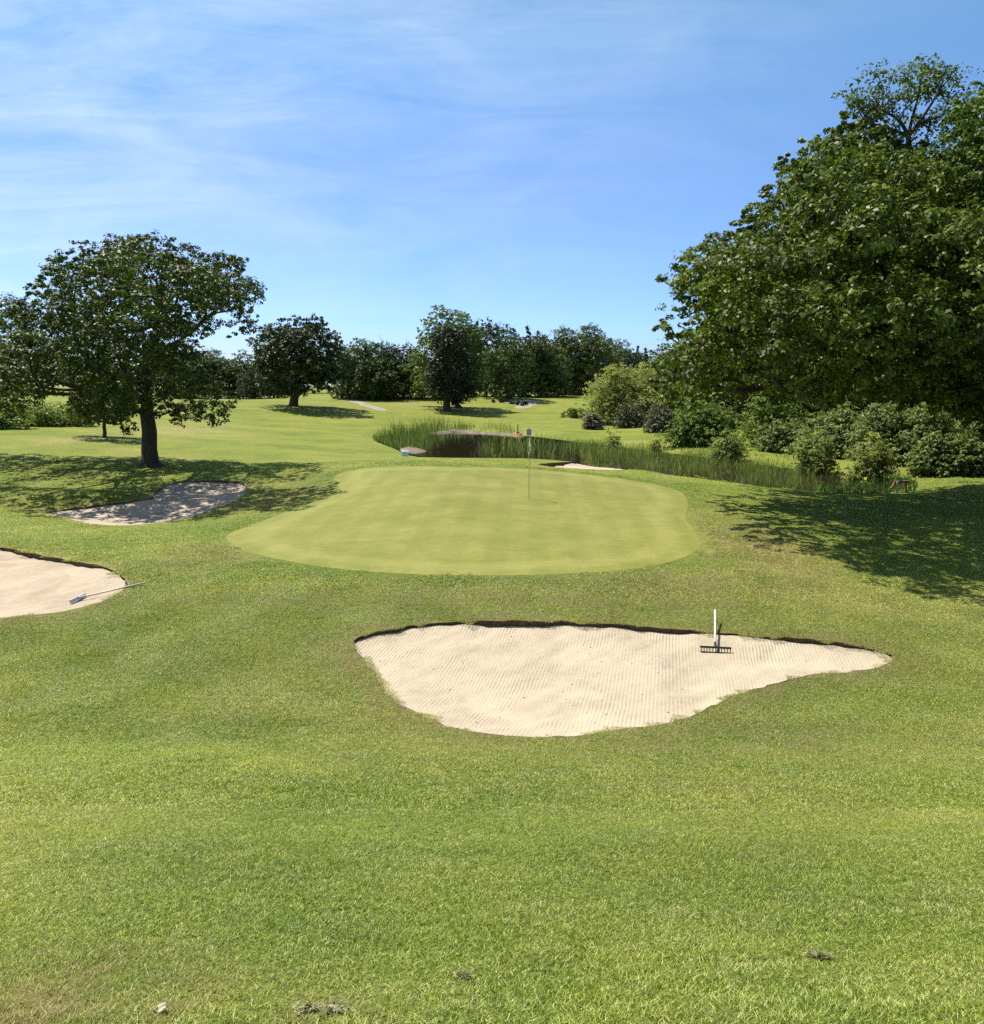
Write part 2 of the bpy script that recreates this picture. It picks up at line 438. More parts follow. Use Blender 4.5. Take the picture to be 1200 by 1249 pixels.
def m_leaf(name, dark, light, trans=0.30, rough=0.5, spec=0.25, tcol=None, flower=None):
    m, nt, out = mat_new(name)
    t = attr(nt, 'tone')
    oi = N(nt, 'ObjectInfo')
    c = ramp(nt, t, [(0.0, dark), (0.35, tuple(0.65 * a + 0.35 * b for a, b in zip(dark, light))), (0.72, light), (1.0, tuple(k * 1.5 for k in light))])
    if flower:
        c = mixc(nt, mathn(nt, 'GREATER_THAN', attr(nt, 'bloom'), 0.5), c, flower)
    hs = N(nt, 'HueSaturation'); L(nt, c, hs.inputs['Color'])
    L(nt, rampf(nt, oi.outputs['Random'], 0, 1, 0.485, 0.515), hs.inputs['Hue'])
    L(nt, rampf(nt, oi.outputs['Random'], 0, 1, 1.12, 0.90), hs.inputs['Value'])
    c = hs.outputs[0]
    p = principled(nt, None, c, rough, spec)
    tr = N(nt, 'BsdfTranslucent')
    tc = mixc(nt, 1.0, c, (1.25, 1.35, 0.55), 'MULTIPLY') if not tcol else mixc(nt, 1.0, c, tcol, 'MULTIPLY')
    L(nt, tc, tr.inputs['Color'])
    mx = N(nt, 'MixShader'); mx.inputs[0].default_value = trans
    L(nt, p.outputs[0], mx.inputs[1]); L(nt, tr.outputs[0], mx.inputs[2]); L(nt, mx.outputs[0], out.inputs['Surface'])
    return m

def m_plain(name, col, rough=0.5, spec=0.4, metal=0.0, var=0.15):
    m, nt, out = mat_new(name)
    p = N(nt, 'TexCoord').outputs['Object']
    f = noise(nt, p, 14, 4, 0.6)
    c = ramp(nt, f, [(0.25, tuple(k * (1 - var) for k in col)), (0.75, tuple(min(1, k * (1 + var)) for k in col))])
    principled(nt, out, c, rough, spec, None, Metallic=metal)
    return m

M = {}
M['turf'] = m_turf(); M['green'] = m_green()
M['sand'] = m_sand('raked_sand', R(12))
M['sand2'] = m_sand('trodden_sand', R(70), groove=0.6, streak=True, base=(0.43, 0.355, 0.26))
M['soil'] = m_noise('bare_soil', (0.055, 0.038, 0.022), (0.15, 0.108, 0.064), 14, 0.95, 0.8, 0.05)
M['bark'] = m_noise('bark', (0.035, 0.028, 0.020), (0.10, 0.082, 0.062), 3, 0.9, 0.9, 0.08, stretch=(3, 3, 0.7))
M['gravel'] = m_noise('gravel', (0.17, 0.16, 0.125), (0.33, 0.31, 0.25), 1.2, 0.95, 0.3, 0.03)
M['mud'] = m_noise('dried_mud', (0.06, 0.046, 0.030), (0.24, 0.205, 0.150), 0.9, 0.9, 0.5, 0.05)
M['oak'] = m_leaf('oak_leaf', (0.009, 0.020, 0.003), (0.105, 0.142, 0.018), 0.20, 0.5, 0.2)
M['syc'] = m_leaf('sycamore_leaf', (0.009, 0.022, 0.003), (0.130, 0.185, 0.024), 0.22, 0.5, 0.2)
M['dense'] = m_leaf('dense_leaf', (0.010, 0.022, 0.006), (0.060, 0.088, 0.018), 0.14)
M['lime'] = m_leaf('lime_leaf', (0.050, 0.085, 0.020), (0.155, 0.215, 0.050), 0.32)
M['ivy'] = m_leaf('ivy_leaf', (0.018, 0.028, 0.012), (0.046, 0.062, 0.026), 0.15)
M['far_green'] = m_leaf('woodland_leaf', (0.012, 0.028, 0.006), (0.105, 0.150, 0.028), 0.16)
M['far_grey'] = m_leaf('grey_woodland_leaf', (0.034, 0.052, 0.024), (0.100, 0.125, 0.058), 0.15)
M['needle'] = m_leaf('needles', (0.016, 0.034, 0.020), (0.035, 0.060, 0.034), 0.10)
M['willow'] = m_leaf('willow_leaf', (0.120, 0.150, 0.055), (0.290, 0.325, 0.125), 0.48, 0.6, 0.15)
M['laurel'] = m_leaf('laurel_leaf', (0.075, 0.108, 0.028), (0.235, 0.275, 0.085), 0.34, 0.5, 0.25)
M['bright'] = m_leaf('bright_leaf', (0.060, 0.098, 0.016), (0.190, 0.245, 0.040), 0.34)
M['rhodo'] = m_leaf('rhododendron_leaf', (0.030, 0.048, 0.020), (0.090, 0.115, 0.050), 0.25, 0.55, 0.2, flower=(0.33, 0.245, 0.24))
M['reed'] = m_leaf('reed_leaf', (0.050, 0.078, 0.024), (0.175, 0.220, 0.070), 0.45)
M['iris'] = m_leaf('waterside_leaf', (0.045, 0.095, 0.018), (0.120, 0.205, 0.040), 0.30, flower=(0.75, 0.58, 0.06))
M['rough'] = m_leaf('long_grass', (0.100, 0.160, 0.028), (0.215, 0.275, 0.060), 0.35)
M['bare'] = m_noise('bare_twig', (0.12, 0.11, 0.10), (0.24, 0.22, 0.20), 6, 0.9, 0.3, 0.02)
M['white_pole'] = m_plain('white_painted_wood', (0.62, 0.57, 0.46), 0.5)
M['grey_wood'] = m_plain('weathered_wood', (0.40, 0.37, 0.31), 0.8)
M['black'] = m_plain('black_plastic', (0.018, 0.018, 0.018), 0.45)
M['blue_grey'] = m_plain('blue_grey_plastic', (0.38, 0.47, 0.50), 0.4)
M['pale_blue'] = m_plain('sky_glint_blue', (0.60, 0.74, 0.80), 0.4)
M['red'] = m_plain('faded_red_plastic', (0.55, 0.13, 0.06), 0.45)
M['rust'] = m_plain('red_brown_timber', (0.26, 0.12, 0.075), 0.8)
M['flag'] = m_plain('white_cloth', (0.80, 0.80, 0.78), 0.85)
M['pole'] = m_plain('flagstick_paint', (0.30, 0.30, 0.18), 0.4)
M['grey_box'] = m_plain('grey_plastic', (0.46, 0.46, 0.44), 0.5)
M['stone'] = m_noise('stone', (0.10, 0.095, 0.085), (0.26, 0.24, 0.21), 5, 0.9, 0.6, 0.05)
M['straw'] = m_leaf('dead_grass', (0.16, 0.16, 0.09), (0.55, 0.52, 0.38), 0.4)
M['hole'] = m_plain('cup_shade', (0.02, 0.02, 0.02), 0.8)

# ------------------------------------------------------------------ ground sheet with its insets
GREEN_PX = [(276,655),(290,668),(330,680),(400,692),(480,699),(560,701.5),(640,701),(720,698),(790,691),(835,679),(854,664),(847,648),(836,632),(839,615),(831,601),(800,591),(750,583),(690,576),(620,570.5),(550,569),(480,569),(432,573),(408,582),(413,592),(404,604),(375,615),(330,632),(294,645)]
B_FRONT = [(430,787),(448,812),(474,846),(500,866),(540,882),(580,893),(640,899),(700,897),(760,890),(810,883),(850,871),(895,849),(950,832),(1000,822),(1050,818),(1082,809),(1088,800),(1070,792),(1030,784),(960,777),(880,772),(800,765),(740,760),(680,757),(600,757),(540,759),(495,764),(455,771),(434,779)]
LIP_FRONT = [.06,.05,.06,.05,.04,.03,.03,.03,.03,.03,.03,.03,.03,.03,.03,.04,.06,.06,.07,.075,.09,.10,.10,.10,.10,.10,.09,.08,.07]
B_LEFT = [(-140,660),(-60,661),(0,667),(40,675),(80,683),(115,689),(140,697),(153,708),(153,717),(137,728),(110,738),(80,745),(40,751),(0,753),(-60,754),(-140,750)]
LIP_LEFT = [.14,.15,.14,.13,.11,.10,.09,.07,.05,.03,.03,.03,.03,.03,.03,.05]
B_OAK = [(58,625),(88,620),(135,614),(182,608),(192,598),(215,589),(260,586),(294,589),(300,598),(292,608),(262,620),(228,632),(190,638),(150,641),(112,639),(82,633)]
LIP_OAK = [.04,.06,.08,.09,.09,.08,.08,.07,.05,.04,.03,.03,.03,.03,.03,.04]
B_FAR = [(657,566),(690,563.6),(722,563.4),(752,566.2),(782,570.6),(770,573),(720,572.6),(688,570.6),(668,568.8)]
LIP_FAR = [.16,.18,.16,.14,.06,.05,.04,.05,.08]
def world_poly(px, n=5, step=0.22, lip=None):
    sp = spline(px, n)
    W = at(sp[:, 0], sp[:, 1])[:, :2]
    if lip is not None:
        W = np.hstack([W, spline(np.array(lip)[:, None], n)])
    return resample(W, step)
GREEN = world_poly(GREEN_PX, 5, 0.35)
BUNK = [('sand_bunker', world_poly(B_FRONT, 6, 0.13, LIP_FRONT), 'sand'),
        ('sand_bunker', world_poly(B_LEFT, 6, 0.15, LIP_LEFT), 'sand2'),
        ('sand_bunker', world_poly(B_OAK, 6, 0.22, LIP_OAK), 'sand2'),
        ('sand_bunker', world_poly(B_FAR, 6, 0.22, LIP_FAR), 'sand')]
# ragged turf edge
for _, b, _m in BUNK:
    n = len(b); b[:, 2] *= np.clip(0.85 + 0.5 * np.sin(np.arange(n) * 0.21) * np.sin(np.arange(n) * 0.083 + 1) + 0.2 * RNG.normal(0, 1, n), 0.35, 1.3); j = RNG.normal(0, 1, (n, 2)); j = (j + np.roll(j, 1, 0) * 0.8) * 0.018
    b[:, :2] += j
PATHS = [world_poly([(414,487.2),(424,485.8),(436,488.2),(450,493),(472,499.5),(462,500.6),(446,496.2),(430,490.6),(418,489)], 4, 0.8),
         world_poly([(604,489),(622,487),(645,488),(660,490),(652,494),(640,498),(626,497.5),(634,493),(618,491.5)], 4, 0.8),
         world_poly([(262,485.6),(300,484.2),(332,483.4),(333,484.8),(300,486),(264,487.6)], 4, 0.8)]

th = np.radians(np.linspace(-64, 64, 215))
rr = np.exp(np.linspace(math.log(0.9), math.log(2400), 470))
gx, gy = np.outer(rr, np.tan(th) * 0.75).ravel(), np.repeat(rr, len(th))
keep = np.ones(len(gx), bool)
P2 = np.stack([gx, gy], 1)
cons = [GREEN] + [b[:, :2] for _, b, _m in BUNK] + PATHS
P2 += RNG.normal(0, 1, P2.shape) * (0.0015 * gy[:, None])
for pl in cons:
    lo = pl.min(0) - 2; hi = pl.max(0) + 2
    m = (P2[:, 0] > lo[0]) & (P2[:, 0] < hi[0]) & (P2[:, 1] > lo[1]) & (P2[:, 1] < hi[1])
    idx = np.where(m)[0]
    s = poly_sdf(P2[idx], pl)
    keep[idx[np.abs(s) < np.minimum(0.08, 0.004 * P2[idx, 1])]] = False
P2 = P2[keep]
back = np.array([[x, y] for x in np.linspace(-60, 60, 13) for y in (-40, -20, -8, -2)] + [[-2600, -40], [2600, -40], [-200, -40], [200, -40]], float)
P2 = np.vstack([P2, back])
edges = []; pts = [tuple(p) for p in P2]
for pl in cons:
    o = len(pts); pts += [tuple(p) for p in pl]
    edges += [(o + i, o + (i + 1) % len(pl)) for i in range(len(pl))]
cv, ce, cf, _, _, _ = delaunay_2d_cdt([Vector(p) for p in pts], edges, [], 0, 1e-6, False)
CV = np.array([(v.x, v.y) for v in cv]); CF = np.array([list(f) for f in cf if len(f) == 3])
cz = H(CV[:, 0], CV[:, 1])
cent = CV[CF].mean(1)
cls = np.zeros(len(CF), int)
for k, pl in enumerate(cons):
    cls[poly_sdf(cent, pl) < 0] = k + 1

def inv_dist_dry(P):
    dry = np.zeros(len(P))
    for (_, b, _m), wd, st in zip(BUNK, (0.55, 0.5, 0.6, 0.5), (0.8, 0.75, 0.6, 0.5)):
        c = b[:, :2].mean(0); m = np.hypot(*(P - c).T) < 14
        s = poly_sdf(P[m], b[:, :2])
        dry[m] = np.maximum(dry[m], st * np.exp(-(np.maximum(s, 0) / wd) ** 2))
    for px, py, sx, sy, st in [(930,672,55,32,1.0),(900,640,26,16,.6),(640,728,330,13,.6),(250,678,45,14,.7),(330,610,34,12,1.0),(850,712,130,14,.8),(900,908,260,26,.55),(590,905,150,30,.55),(110,722,60,12,.5),(30,1225,160,50,1.0),(850,960,160,40,.3),(400,800,120,60,.15),(505,494,40,3,.6),(225,524,55,6,.8),(85,537,32,2.5,1.0),(215,527,30,3,1.0),(390,1235,60,20,.5)]:
        c = at1(px, py); ex = abs(at1(px + sx, py)[0] - c[0]); ey = abs(at1(px, py - sy)[1] - at1(px, py + sy)[1]) / 2
        dry = np.maximum(dry, st * np.exp(-0.5 * (((P[:, 0] - c[0]) / ex) ** 2 + ((P[:, 1] - c[1]) / ey) ** 2)))
    return dry

def fringe_of(P):
    f = np.zeros(len(P)); m = np.hypot(P[:, 0] - GREEN[:, 0].mean(), P[:, 1] - GREEN[:, 1].mean()) < 22
    f[m] = np.exp(-(np.maximum(poly_sdf(P[m], GREEN) - 0.25, 0) / 0.75) ** 2)
    return f
def submesh(name, faces, mat, zoff=0.0, extra=None):
    u, inv = np.unique(faces.ravel(), return_inverse=True)
    V = np.column_stack([CV[u], cz[u] + zoff])
    F = inv.reshape(faces.shape)
    at_ = extra(CV[u]) if extra else None
    return np_mesh(name, V, F, mat, attrs=at_)
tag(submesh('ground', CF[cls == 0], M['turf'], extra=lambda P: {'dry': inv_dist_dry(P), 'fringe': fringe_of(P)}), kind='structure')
gs = submesh('putting_green', CF[cls == 1], M['green'], extra=lambda P: {'edge': -poly_sdf(P, GREEN)})
tag(gs, kind='structure')
for k in range(len(PATHS)):
    tag(submesh('gravel_path', CF[cls == 2 + len(BUNK) + k], M['gravel']), kind='structure')

def sand_z(P, b):
    s = np.maximum(-poly_sdf(P, b[:, :2]), 0)
    lip = np.zeros(len(P)); w = np.zeros(len(P))
    for k in range(0, len(b), 2):
        d2 = ((P - b[k, :2]) ** 2).sum(1) + 0.02
        ww = 1 / d2 ** 1.5; lip += ww * b[k, 2]; w += ww
    lip /= w
    sag = 0.10 * np.clip(s / 1.2, 0, 1) ** 0.7
    lump = (0.016 * np.sin(P[:, 0] * 5.1 + 2 * np.sin(P[:, 1] * 2.3)) * np.sin(P[:, 1] * 4.3 + np.sin(P[:, 0] * 3.1)) + 0.008 * np.sin(P[:, 0] * 13 + P[:, 1] * 7) * np.sin(P[:, 1] * 17)) * np.clip(s / 0.3, 0, 1)
    ridge = 0.035 * np.exp(-((s - 0.32) / 0.11) ** 2) * np.clip((lip - 0.09) / 0.05, 0, 1) * (0.5 + 0.5 * np.sin(P[:, 0] * 3.7 + 1.5 * np.sin(P[:, 0] * 1.3)))
    return H(P[:, 0], P[:, 1]) - lip - sag + lump + ridge
BSAND = []
for (nm, b, mt), stp in zip(BUNK, (0.07, 0.09, 0.16, 0.2)):
    poly = b[:, :2]
    lo, hi = poly.min(0), poly.max(0)
    gx_, gy_ = np.meshgrid(np.arange(lo[0], hi[0], stp), np.arange(lo[1], hi[1], stp))
    Q = np.stack([gx_.ravel(), gy_.ravel()], 1) + RNG.uniform(-.2, .2, (gx_.size, 2)) * stp
    Q = Q[poly_sdf(Q, poly) < -stp * 0.5]
    allp = np.vstack([poly, Q])
    n = len(poly)
    v, e, f, _, _, _ = delaunay_2d_cdt([Vector(p) for p in allp], [(i, (i + 1) % n) for i in range(n)], [], 1, 1e-7, False)
    V2 = np.array([(p.x, p.y) for p in v]); F2 = np.array([list(t) for t in f if len(t) == 3])
    F2 = F2[poly_sdf(V2[F2].mean(1), poly) < 0]
    z = sand_z(V2, b)
    root = np_mesh(nm, np.column_stack([V2, z]), F2, M[mt])
    tag(root, kind='structure')
    # turf lip: soil face under a slightly overhanging edge
    top = np.column_stack([poly, H(poly[:, 0], poly[:, 1]) + 0.004])
    nrm = np.roll(poly, -1, 0) - np.roll(poly, 1, 0); nrm = np.stack([nrm[:, 1], -nrm[:, 0]], 1); nrm /= np.linalg.norm(nrm, axis=1, keepdims=True)
    if (poly_sdf(poly + nrm * 0.02, poly) > 0).mean() < 0.5: nrm = -nrm
    mid = top.copy(); mid[:, :2] += nrm * (0.02 + 0.02 * RNG.random((n, 1))); mid[:, 2] -= b[:, 2] * 0.55
    bot = top.copy(); bot[:, :2] -= nrm * 0.01; bot[:, 2] = sand_z(poly, b) - 0.06
    bot2 = mid.copy(); bot2[:, 2] = bot[:, 2]
    V3 = np.vstack([top, mid, bot2]); F3 = []
    for i in range(n):
        j = (i + 1) % n
        F3 += [(i, j, n + j, n + i), (n + i, n + j, 2 * n + j, 2 * n + i)]
    tag(np_mesh('bunker_lip', V3, F3, M['soil']), kind='structure')
    BSAND.append(b)

# water and muddy margins
mw, nt, out = mat_new('pond_water')
rip = noise(nt, pos(nt), 2.2, 3, 0.5)
principled(nt, out, (0.020, 0.017, 0.008), 0.04, 0.5, bump(nt, rip, 0.10, 0.02))
pv, _, pf, _, _, _ = delaunay_2d_cdt([Vector(p) for p in POND], [(i, (i + 1) % len(POND)) for i in range(len(POND))], [], 1, 1e-6, False)
# water runs a little under the bank so no gap shows
PO = POND + (POND - POND.mean(0)) * 0
tag(np_mesh('pond_water', [(p.x, p.y, WATER + 0.03) for p in pv], [list(f) for f in pf if len(f) == 3], mw, smooth=False), kind='structure')

def mud_flat(px, h):
    W = resample(on_plane(*np.array(spline(px, 5)).T, WATER)[:, :2], 0.3)
    lo, hi = W.min(0), W.max(0)
    gx_, gy_ = np.meshgrid(np.arange(lo[0], hi[0], .3), np.arange(lo[1], hi[1], .3))
    Q = np.stack([gx_.ravel(), gy_.ravel()], 1); Q = Q[poly_sdf(Q, W) < -0.1]
    n = len(W)
    v, e, f, _, _, _ = delaunay_2d_cdt([Vector(p) for p in np.vstack([W, Q])], [(i, (i + 1) % n) for i in range(n)], [], 1, 1e-7, False)
    V2 = np.array([(p.x, p.y) for p in v]); s = np.maximum(-poly_sdf(V2, W), 0)
    z = WATER + 0.0 + h * np.clip(s / 0.7, 0, 1) ** 0.6 + 0.05 * np.sin(V2[:, 0] * 2.3) * np.sin(V2[:, 1] * 1.9) * np.clip(s, 0, 1)
    tag(np_mesh('mud_bank', np.column_stack([V2, z]), np.array([list(t) for t in f if len(t) == 3]), M['mud']), kind='structure')
mud_flat([(522,529.5),(540,526.6),(560,526),(585,527.3),(605,529.2),(635,532),(640,533.4),(610,530.9),(585,529.0),(555,527.9),(535,529.4)], 0.22)
mud_flat([(486,548.5),(497,545.4),(508,546.5),(522,551),(508,553),(494,552)], 0.16)

# ------------------------------------------------------------------ foliage
def leaves(cen, rad, n_per, size, flat=0.8, seed=0, up=0.6, shell=0.62, bloom=None, elong=1.0, droop=0.0, spray=0.25, nspray=24):
    """leaves held in small sprays, the sprays scattered through the shells of many clumps"""
    g = np.random.default_rng(seed)
    cen = np.asarray(cen, float); rad = np.asarray(rad, float)
    ns = np.maximum(4, (nspray * np.clip(rad / rad.mean(), 0.6, 1.6) ** 2).astype(int))
    ic = np.repeat(np.arange(len(cen)), ns); m = len(ic)
    sd = g.normal(0, 1, (m, 3)); sd[:, 2] += 0.35
    sd /= np.linalg.norm(sd, axis=1, keepdims=True)
    sr = rad[ic] * (shell + (1.18 - shell) * g.random(m) ** 0.6)
    sp_ = cen[ic] + sd * sr[:, None] * np.array([1, 1, flat])
    srad = rad[ic] * spray * g.uniform(0.6, 1.35, m)
    per = max(4, int(round(n_per / nspray)))
    cnt = g.integers(max(3, per - per // 3), per + per // 3 + 2, m)
    k = np.repeat(np.arange(m), cnt); n = len(k); idx = ic[k]
    od = g.normal(0, 1, (n, 3)); od /= np.linalg.norm(od, axis=1, keepdims=True)
    p = sp_[k] + od * (srad[k] * g.random(n) ** 0.45)[:, None] * np.array([1, 1, 0.62])
    d = 0.55 * sd[k] + 0.6 * od; d /= np.linalg.norm(d, axis=1, keepdims=True)
    p[:, 2] -= droop
    nrm = 0.75 * d + g.normal(0, 0.42, (n, 3)); nrm[:, 2] += up
    nrm /= np.linalg.norm(nrm, axis=1, keepdims=True)
    a = np.cross(nrm, g.normal(0, 1, (n, 3))); a /= np.linalg.norm(a, axis=1, keepdims=True)
    b = np.cross(nrm, a)
    sz = size * g.uniform(0.65, 1.25, n)
    ln = (sz * elong)[:, None]; wd = (sz * 0.62)[:, None]
    V = np.stack([p - a * ln * 0.5, p + b * wd * 0.5 + nrm * wd * 0.12, p + a * ln * 0.5 - nrm * ln * 0.10, p - b * wd * 0.5 + nrm * wd * 0.12], 1)
    F = np.arange(n * 4).reshape(n, 4)
    ct = g.random(len(cen))
    st_ = g.random(m)
    tone = np.clip(0.45 * g.random(n) + 0.25 * ct[idx] + 0.30 * st_[k], 0, 1)
    at_ = {'tone': np.repeat(tone, 4)}
    if bloom is not None:
        bl = ((g.random(n) < bloom) & (d[:, 2] > -0.15)).astype(float)
        at_['bloom'] = np.repeat(bl, 4)
    return V.reshape(-1, 3), F, at_

def skeleton(base, top, nodes, r_base, r_twig=0.018, seed=0, lean=None, seg=5):
    """trunk from base to top, then every clump joined to the nearest limb so limbs branch and taper"""
    g = np.random.default_rng(seed)
    base = np.asarray(base, float); top = np.asarray(top, float)
    nt_ = 9
    t = np.linspace(0, 1, nt_)[:, None]
    trunk = base + (top - base) * t
    wob = g.normal(0, 1, (nt_, 3)) * 0.035 * np.linalg.norm(top - base); wob[0] = 0; wob[:, 2] = 0
    trunk[1:] += np.cumsum(wob[1:], 0) * 0.35
    P = [*trunk]; par = [-1] + list(range(nt_ - 1)); plen = list(np.linspace(0, np.linalg.norm(top - base), nt_))
    nodes = np.asarray(nodes, float)
    order = np.argsort(np.linalg.norm(nodes - trunk[nt_ // 2], axis=1))
    start = 3
    for k in order:
        q = nodes[k]; A = np.array(P[start:]); dv = q - A
        dist = np.linalg.norm(dv, axis=1)
        cost = dist * (1 + 0.5 * np.clip(-dv[:, 2] / (dist + 1e-6), 0, 1)) + 0.25 * np.array(plen[start:])
        j = int(np.argmin(cost)) + start
        m = 0.5 * (P[j] + q); m[2] -= 0.06 * dist[j - start]; m += g.normal(0, 0.07, 3) * dist[j - start]
        P.append(m); par.append(j); plen.append(plen[j] + dist[j - start] / 2)
        P.append(q); par.append(len(P) - 2); plen.append(plen[j] + dist[j - start])
    n = len(P); cnt = np.ones(n)
    for i in range(n - 1, 0, -1): cnt[par[i]] += cnt[i] if par[i] < i else 0
    rad = r_twig * cnt ** 0.5
    f = r_base / rad[0]; rad[:nt_] = np.maximum(rad[:nt_] * f, rad[:nt_]) if f < 1 else rad[:nt_] * f
    k0 = np.linspace(1, 0.55, nt_); rad[:nt_] = np.minimum(rad[:nt_], r_base * k0)
    polys = []
    tr = np.array(P[:nt_]); rt = rad[:nt_].copy(); rt[0] *= 1.55
    # root flare and part of the stem underground
    tr = np.vstack([tr[:1] - [0, 0, 0.35], tr[:1] + [0, 0, 0.02], tr[:1] + (tr[1:2] - tr[:1]) * 0.25, tr[1:]])
    rt = np.concatenate([[rt[0] * 1.12, rt[0], r_base * 1.06], rt[1:]])
    big = [(tr, rt)]
    children = {}
    for i in range(nt_, n): children.setdefault(par[i], []).append(i)
    for i in range(nt_, n, 2):
        j = par[i]
        pts_ = np.array([P[j], P[i], P[i + 1]])
        r0 = min(rad[j] * 0.9, max(rad[i] * 1.15, r_twig))
        polys.append((spline(pts_, 3, closed=False), np.linspace(r0, max(r_twig * 0.6, rad[i + 1] * 0.95), 7)))
    return big, polys

def blobs_from_outline(px_poly, depth, thick, r_m, count, seed=0, edge=0.55, spacing=0.8, hollow=0.35):
    """clump centres through a crown whose silhouette, distance and thickness are given"""
    g = np.random.default_rng(seed)
    poly = np.asarray(px_poly, float); lo, hi = poly.min(0), poly.max(0)
    C, Rr = [], []
    test = np.stack(np.meshgrid(np.linspace(lo[0], hi[0], 40), np.linspace(lo[1], hi[1], 40)), -1).reshape(-1, 2)
    smax = -poly_sdf(test, poly).min()
    tries = 0
    while len(C) < count and tries < count * 6:
        B = 400; tries += B // 20
        q = np.column_stack([g.uniform(lo[0], hi[0], B), g.uniform(lo[1], hi[1], B)])
        s = -poly_sdf(q, poly)
        for k in range(B):
            r = r_m * g.uniform(0.7, 1.3)
            rp = r / depth * FPX
            if s[k] < rp * edge: continue
            u = min(1.0, s[k] / (smax * 0.9))
            tmax = thick * math.sqrt(max(0.0, 1 - (1 - u) ** 2))
            v = g.uniform(-1, 1); v = math.copysign(abs(v) ** hollow if hollow else abs(v), v)
            p = at_depth(q[k, 0], q[k, 1], depth + v * tmax)
            if C:
                dd = np.linalg.norm(np.array(C) - p, axis=1)
                if (dd < spacing * r).any(): continue
            C.append(p); Rr.append(r)
            if len(C) >= count: break
    return np.array(C), np.array(Rr)

def build_tree(name, label, cat, base, top, cen, rad, leafmat, n_per, leaf, r_trunk, seed, group=None, spray=0.25, nspray=24, flat=0.75, branch_frac=1.0, shell=0.55, sides=6, up=0.6, r_twig=0.02):
    base = np.asarray(base, float)
    root = empty(name, tuple(base)); tag(root, label, cat, group)
    g = np.random.default_rng(seed)
    sel = cen if branch_frac >= 1 else cen[g.random(len(cen)) < branch_frac]
    big, small = skeleton(base, top, sel, r_trunk, r_twig, seed)
    V1, F1 = tubes(big, 14); V2, F2 = tubes(small, sides)
    V = np.vstack([V1, V2]) - base; F = np.vstack([F1, F2 + len(V1)])
    tri_clean_mesh('trunk', V, F, M['bark'], root)
    V, F, A = leaves(cen, rad, n_per, leaf, flat, seed, up, shell, spray=spray, nspray=nspray)
    np_mesh('crown', V - base, F, leafmat, root, A, smooth=False)
    return root

def core_blobs(px_poly, depth, thick, r_m, count, seed):
    g = np.random.default_rng(seed); poly = np.asarray(px_poly, float); lo, hi = poly.min(0), poly.max(0); C = []
    while len(C) < count:
        q = g.uniform(lo, hi); 
        if -poly_sdf(q[None], poly)[0] < 1.25 * r_m / depth * FPX: continue
        C.append(at_depth(q[0], q[1], depth + g.uniform(-0.22, 0.42) * thick))
    return np.array(C), r_m * g.uniform(0.7, 1.3, count)
def add_core(root, cen, rad, mat, n_per, leaf, seed):
    cr = [c for c in root.children if c.name.startswith('crown')][0]
    V, F, A = leaves(cen, rad, n_per, leaf, 0.7, seed, 0.5, 0.2)
    o = np_mesh('sun_blocking_foliage', V - np.array(root.location), F, mat, root, A, smooth=False)  # larger inner leaves added to block sun and darken the crown

# --- oak at the left
OAK_PX = [(-60,420),(-30,385),(0,358),(40,352),(48,330),(62,306),(95,292),(130,285),(165,284),(195,286),(215,289),(250,295),(285,305),(308,316),(316,330),(318,360),(324,395),(316,415),(302,424),(285,410),(262,402),(252,410),(250,425),(248,440),(262,458),(285,470),(296,490),(280,505),(262,522),(250,535),(232,522),(205,528),(190,505),(170,518),(150,535),(130,525),(110,528),(92,512),(88,495),(70,490),(48,498),(25,515),(0,520),(-40,518),(-70,480)]
b = at1(184, 569)
cen, rad = blobs_from_outline(OAK_PX, b[1] - 2.6, 8.4, 0.95, 235, 11, edge=0.74, spacing=1.22)
oak = build_tree('oak_tree', 'broad spreading oak with dark trunk beside the shaded bunker on the left', 'tree', b, at_depth(178, 395, b[1]), cen, rad, M['oak'], 430, 0.16, 0.44, 11, flat=0.62, branch_frac=0.55)
add_core(oak, *core_blobs(OAK_PX, 42.5, 5.0, 1.0, 34, 111), M['oak'], 80, 0.26, 111)
# --- young tree behind the oak
b = at1(127, 534)
cen, rad = blobs_from_outline([(85,520),(80,490),(90,465),(110,452),(135,450),(158,462),(168,488),(165,515),(140,522),(110,524)], b[1], 2.2, 0.7, 50, 12)
build_tree('young_tree', 'small young tree with thin trunk standing behind the big oak', 'tree', b, at_depth(126, 480, b[1]), cen, rad, M['oak'], 150, 0.20, 0.14, 12)
# --- round tree
b = at1(358, 495.5)
cen, rad = blobs_from_outline([(308,455),(306,425),(314,405),(325,393),(350,388),(362,383),(380,380),(398,384),(408,400),(418,415),(424,440),(420,462),(405,475),(390,484),(372,485),(345,486),(325,480),(312,470)], b[1] - 1.5, 6.6, 1.5, 110, 13, edge=0.7, spacing=1.0)
build_tree('round_tree', 'dense dark round-crowned tree on the fairway with its shadow beside it', 'tree', b, at_depth(360, 440, b[1]), cen, rad, M['dense'], 340, 0.34, 0.62, 13, branch_frac=0.4)
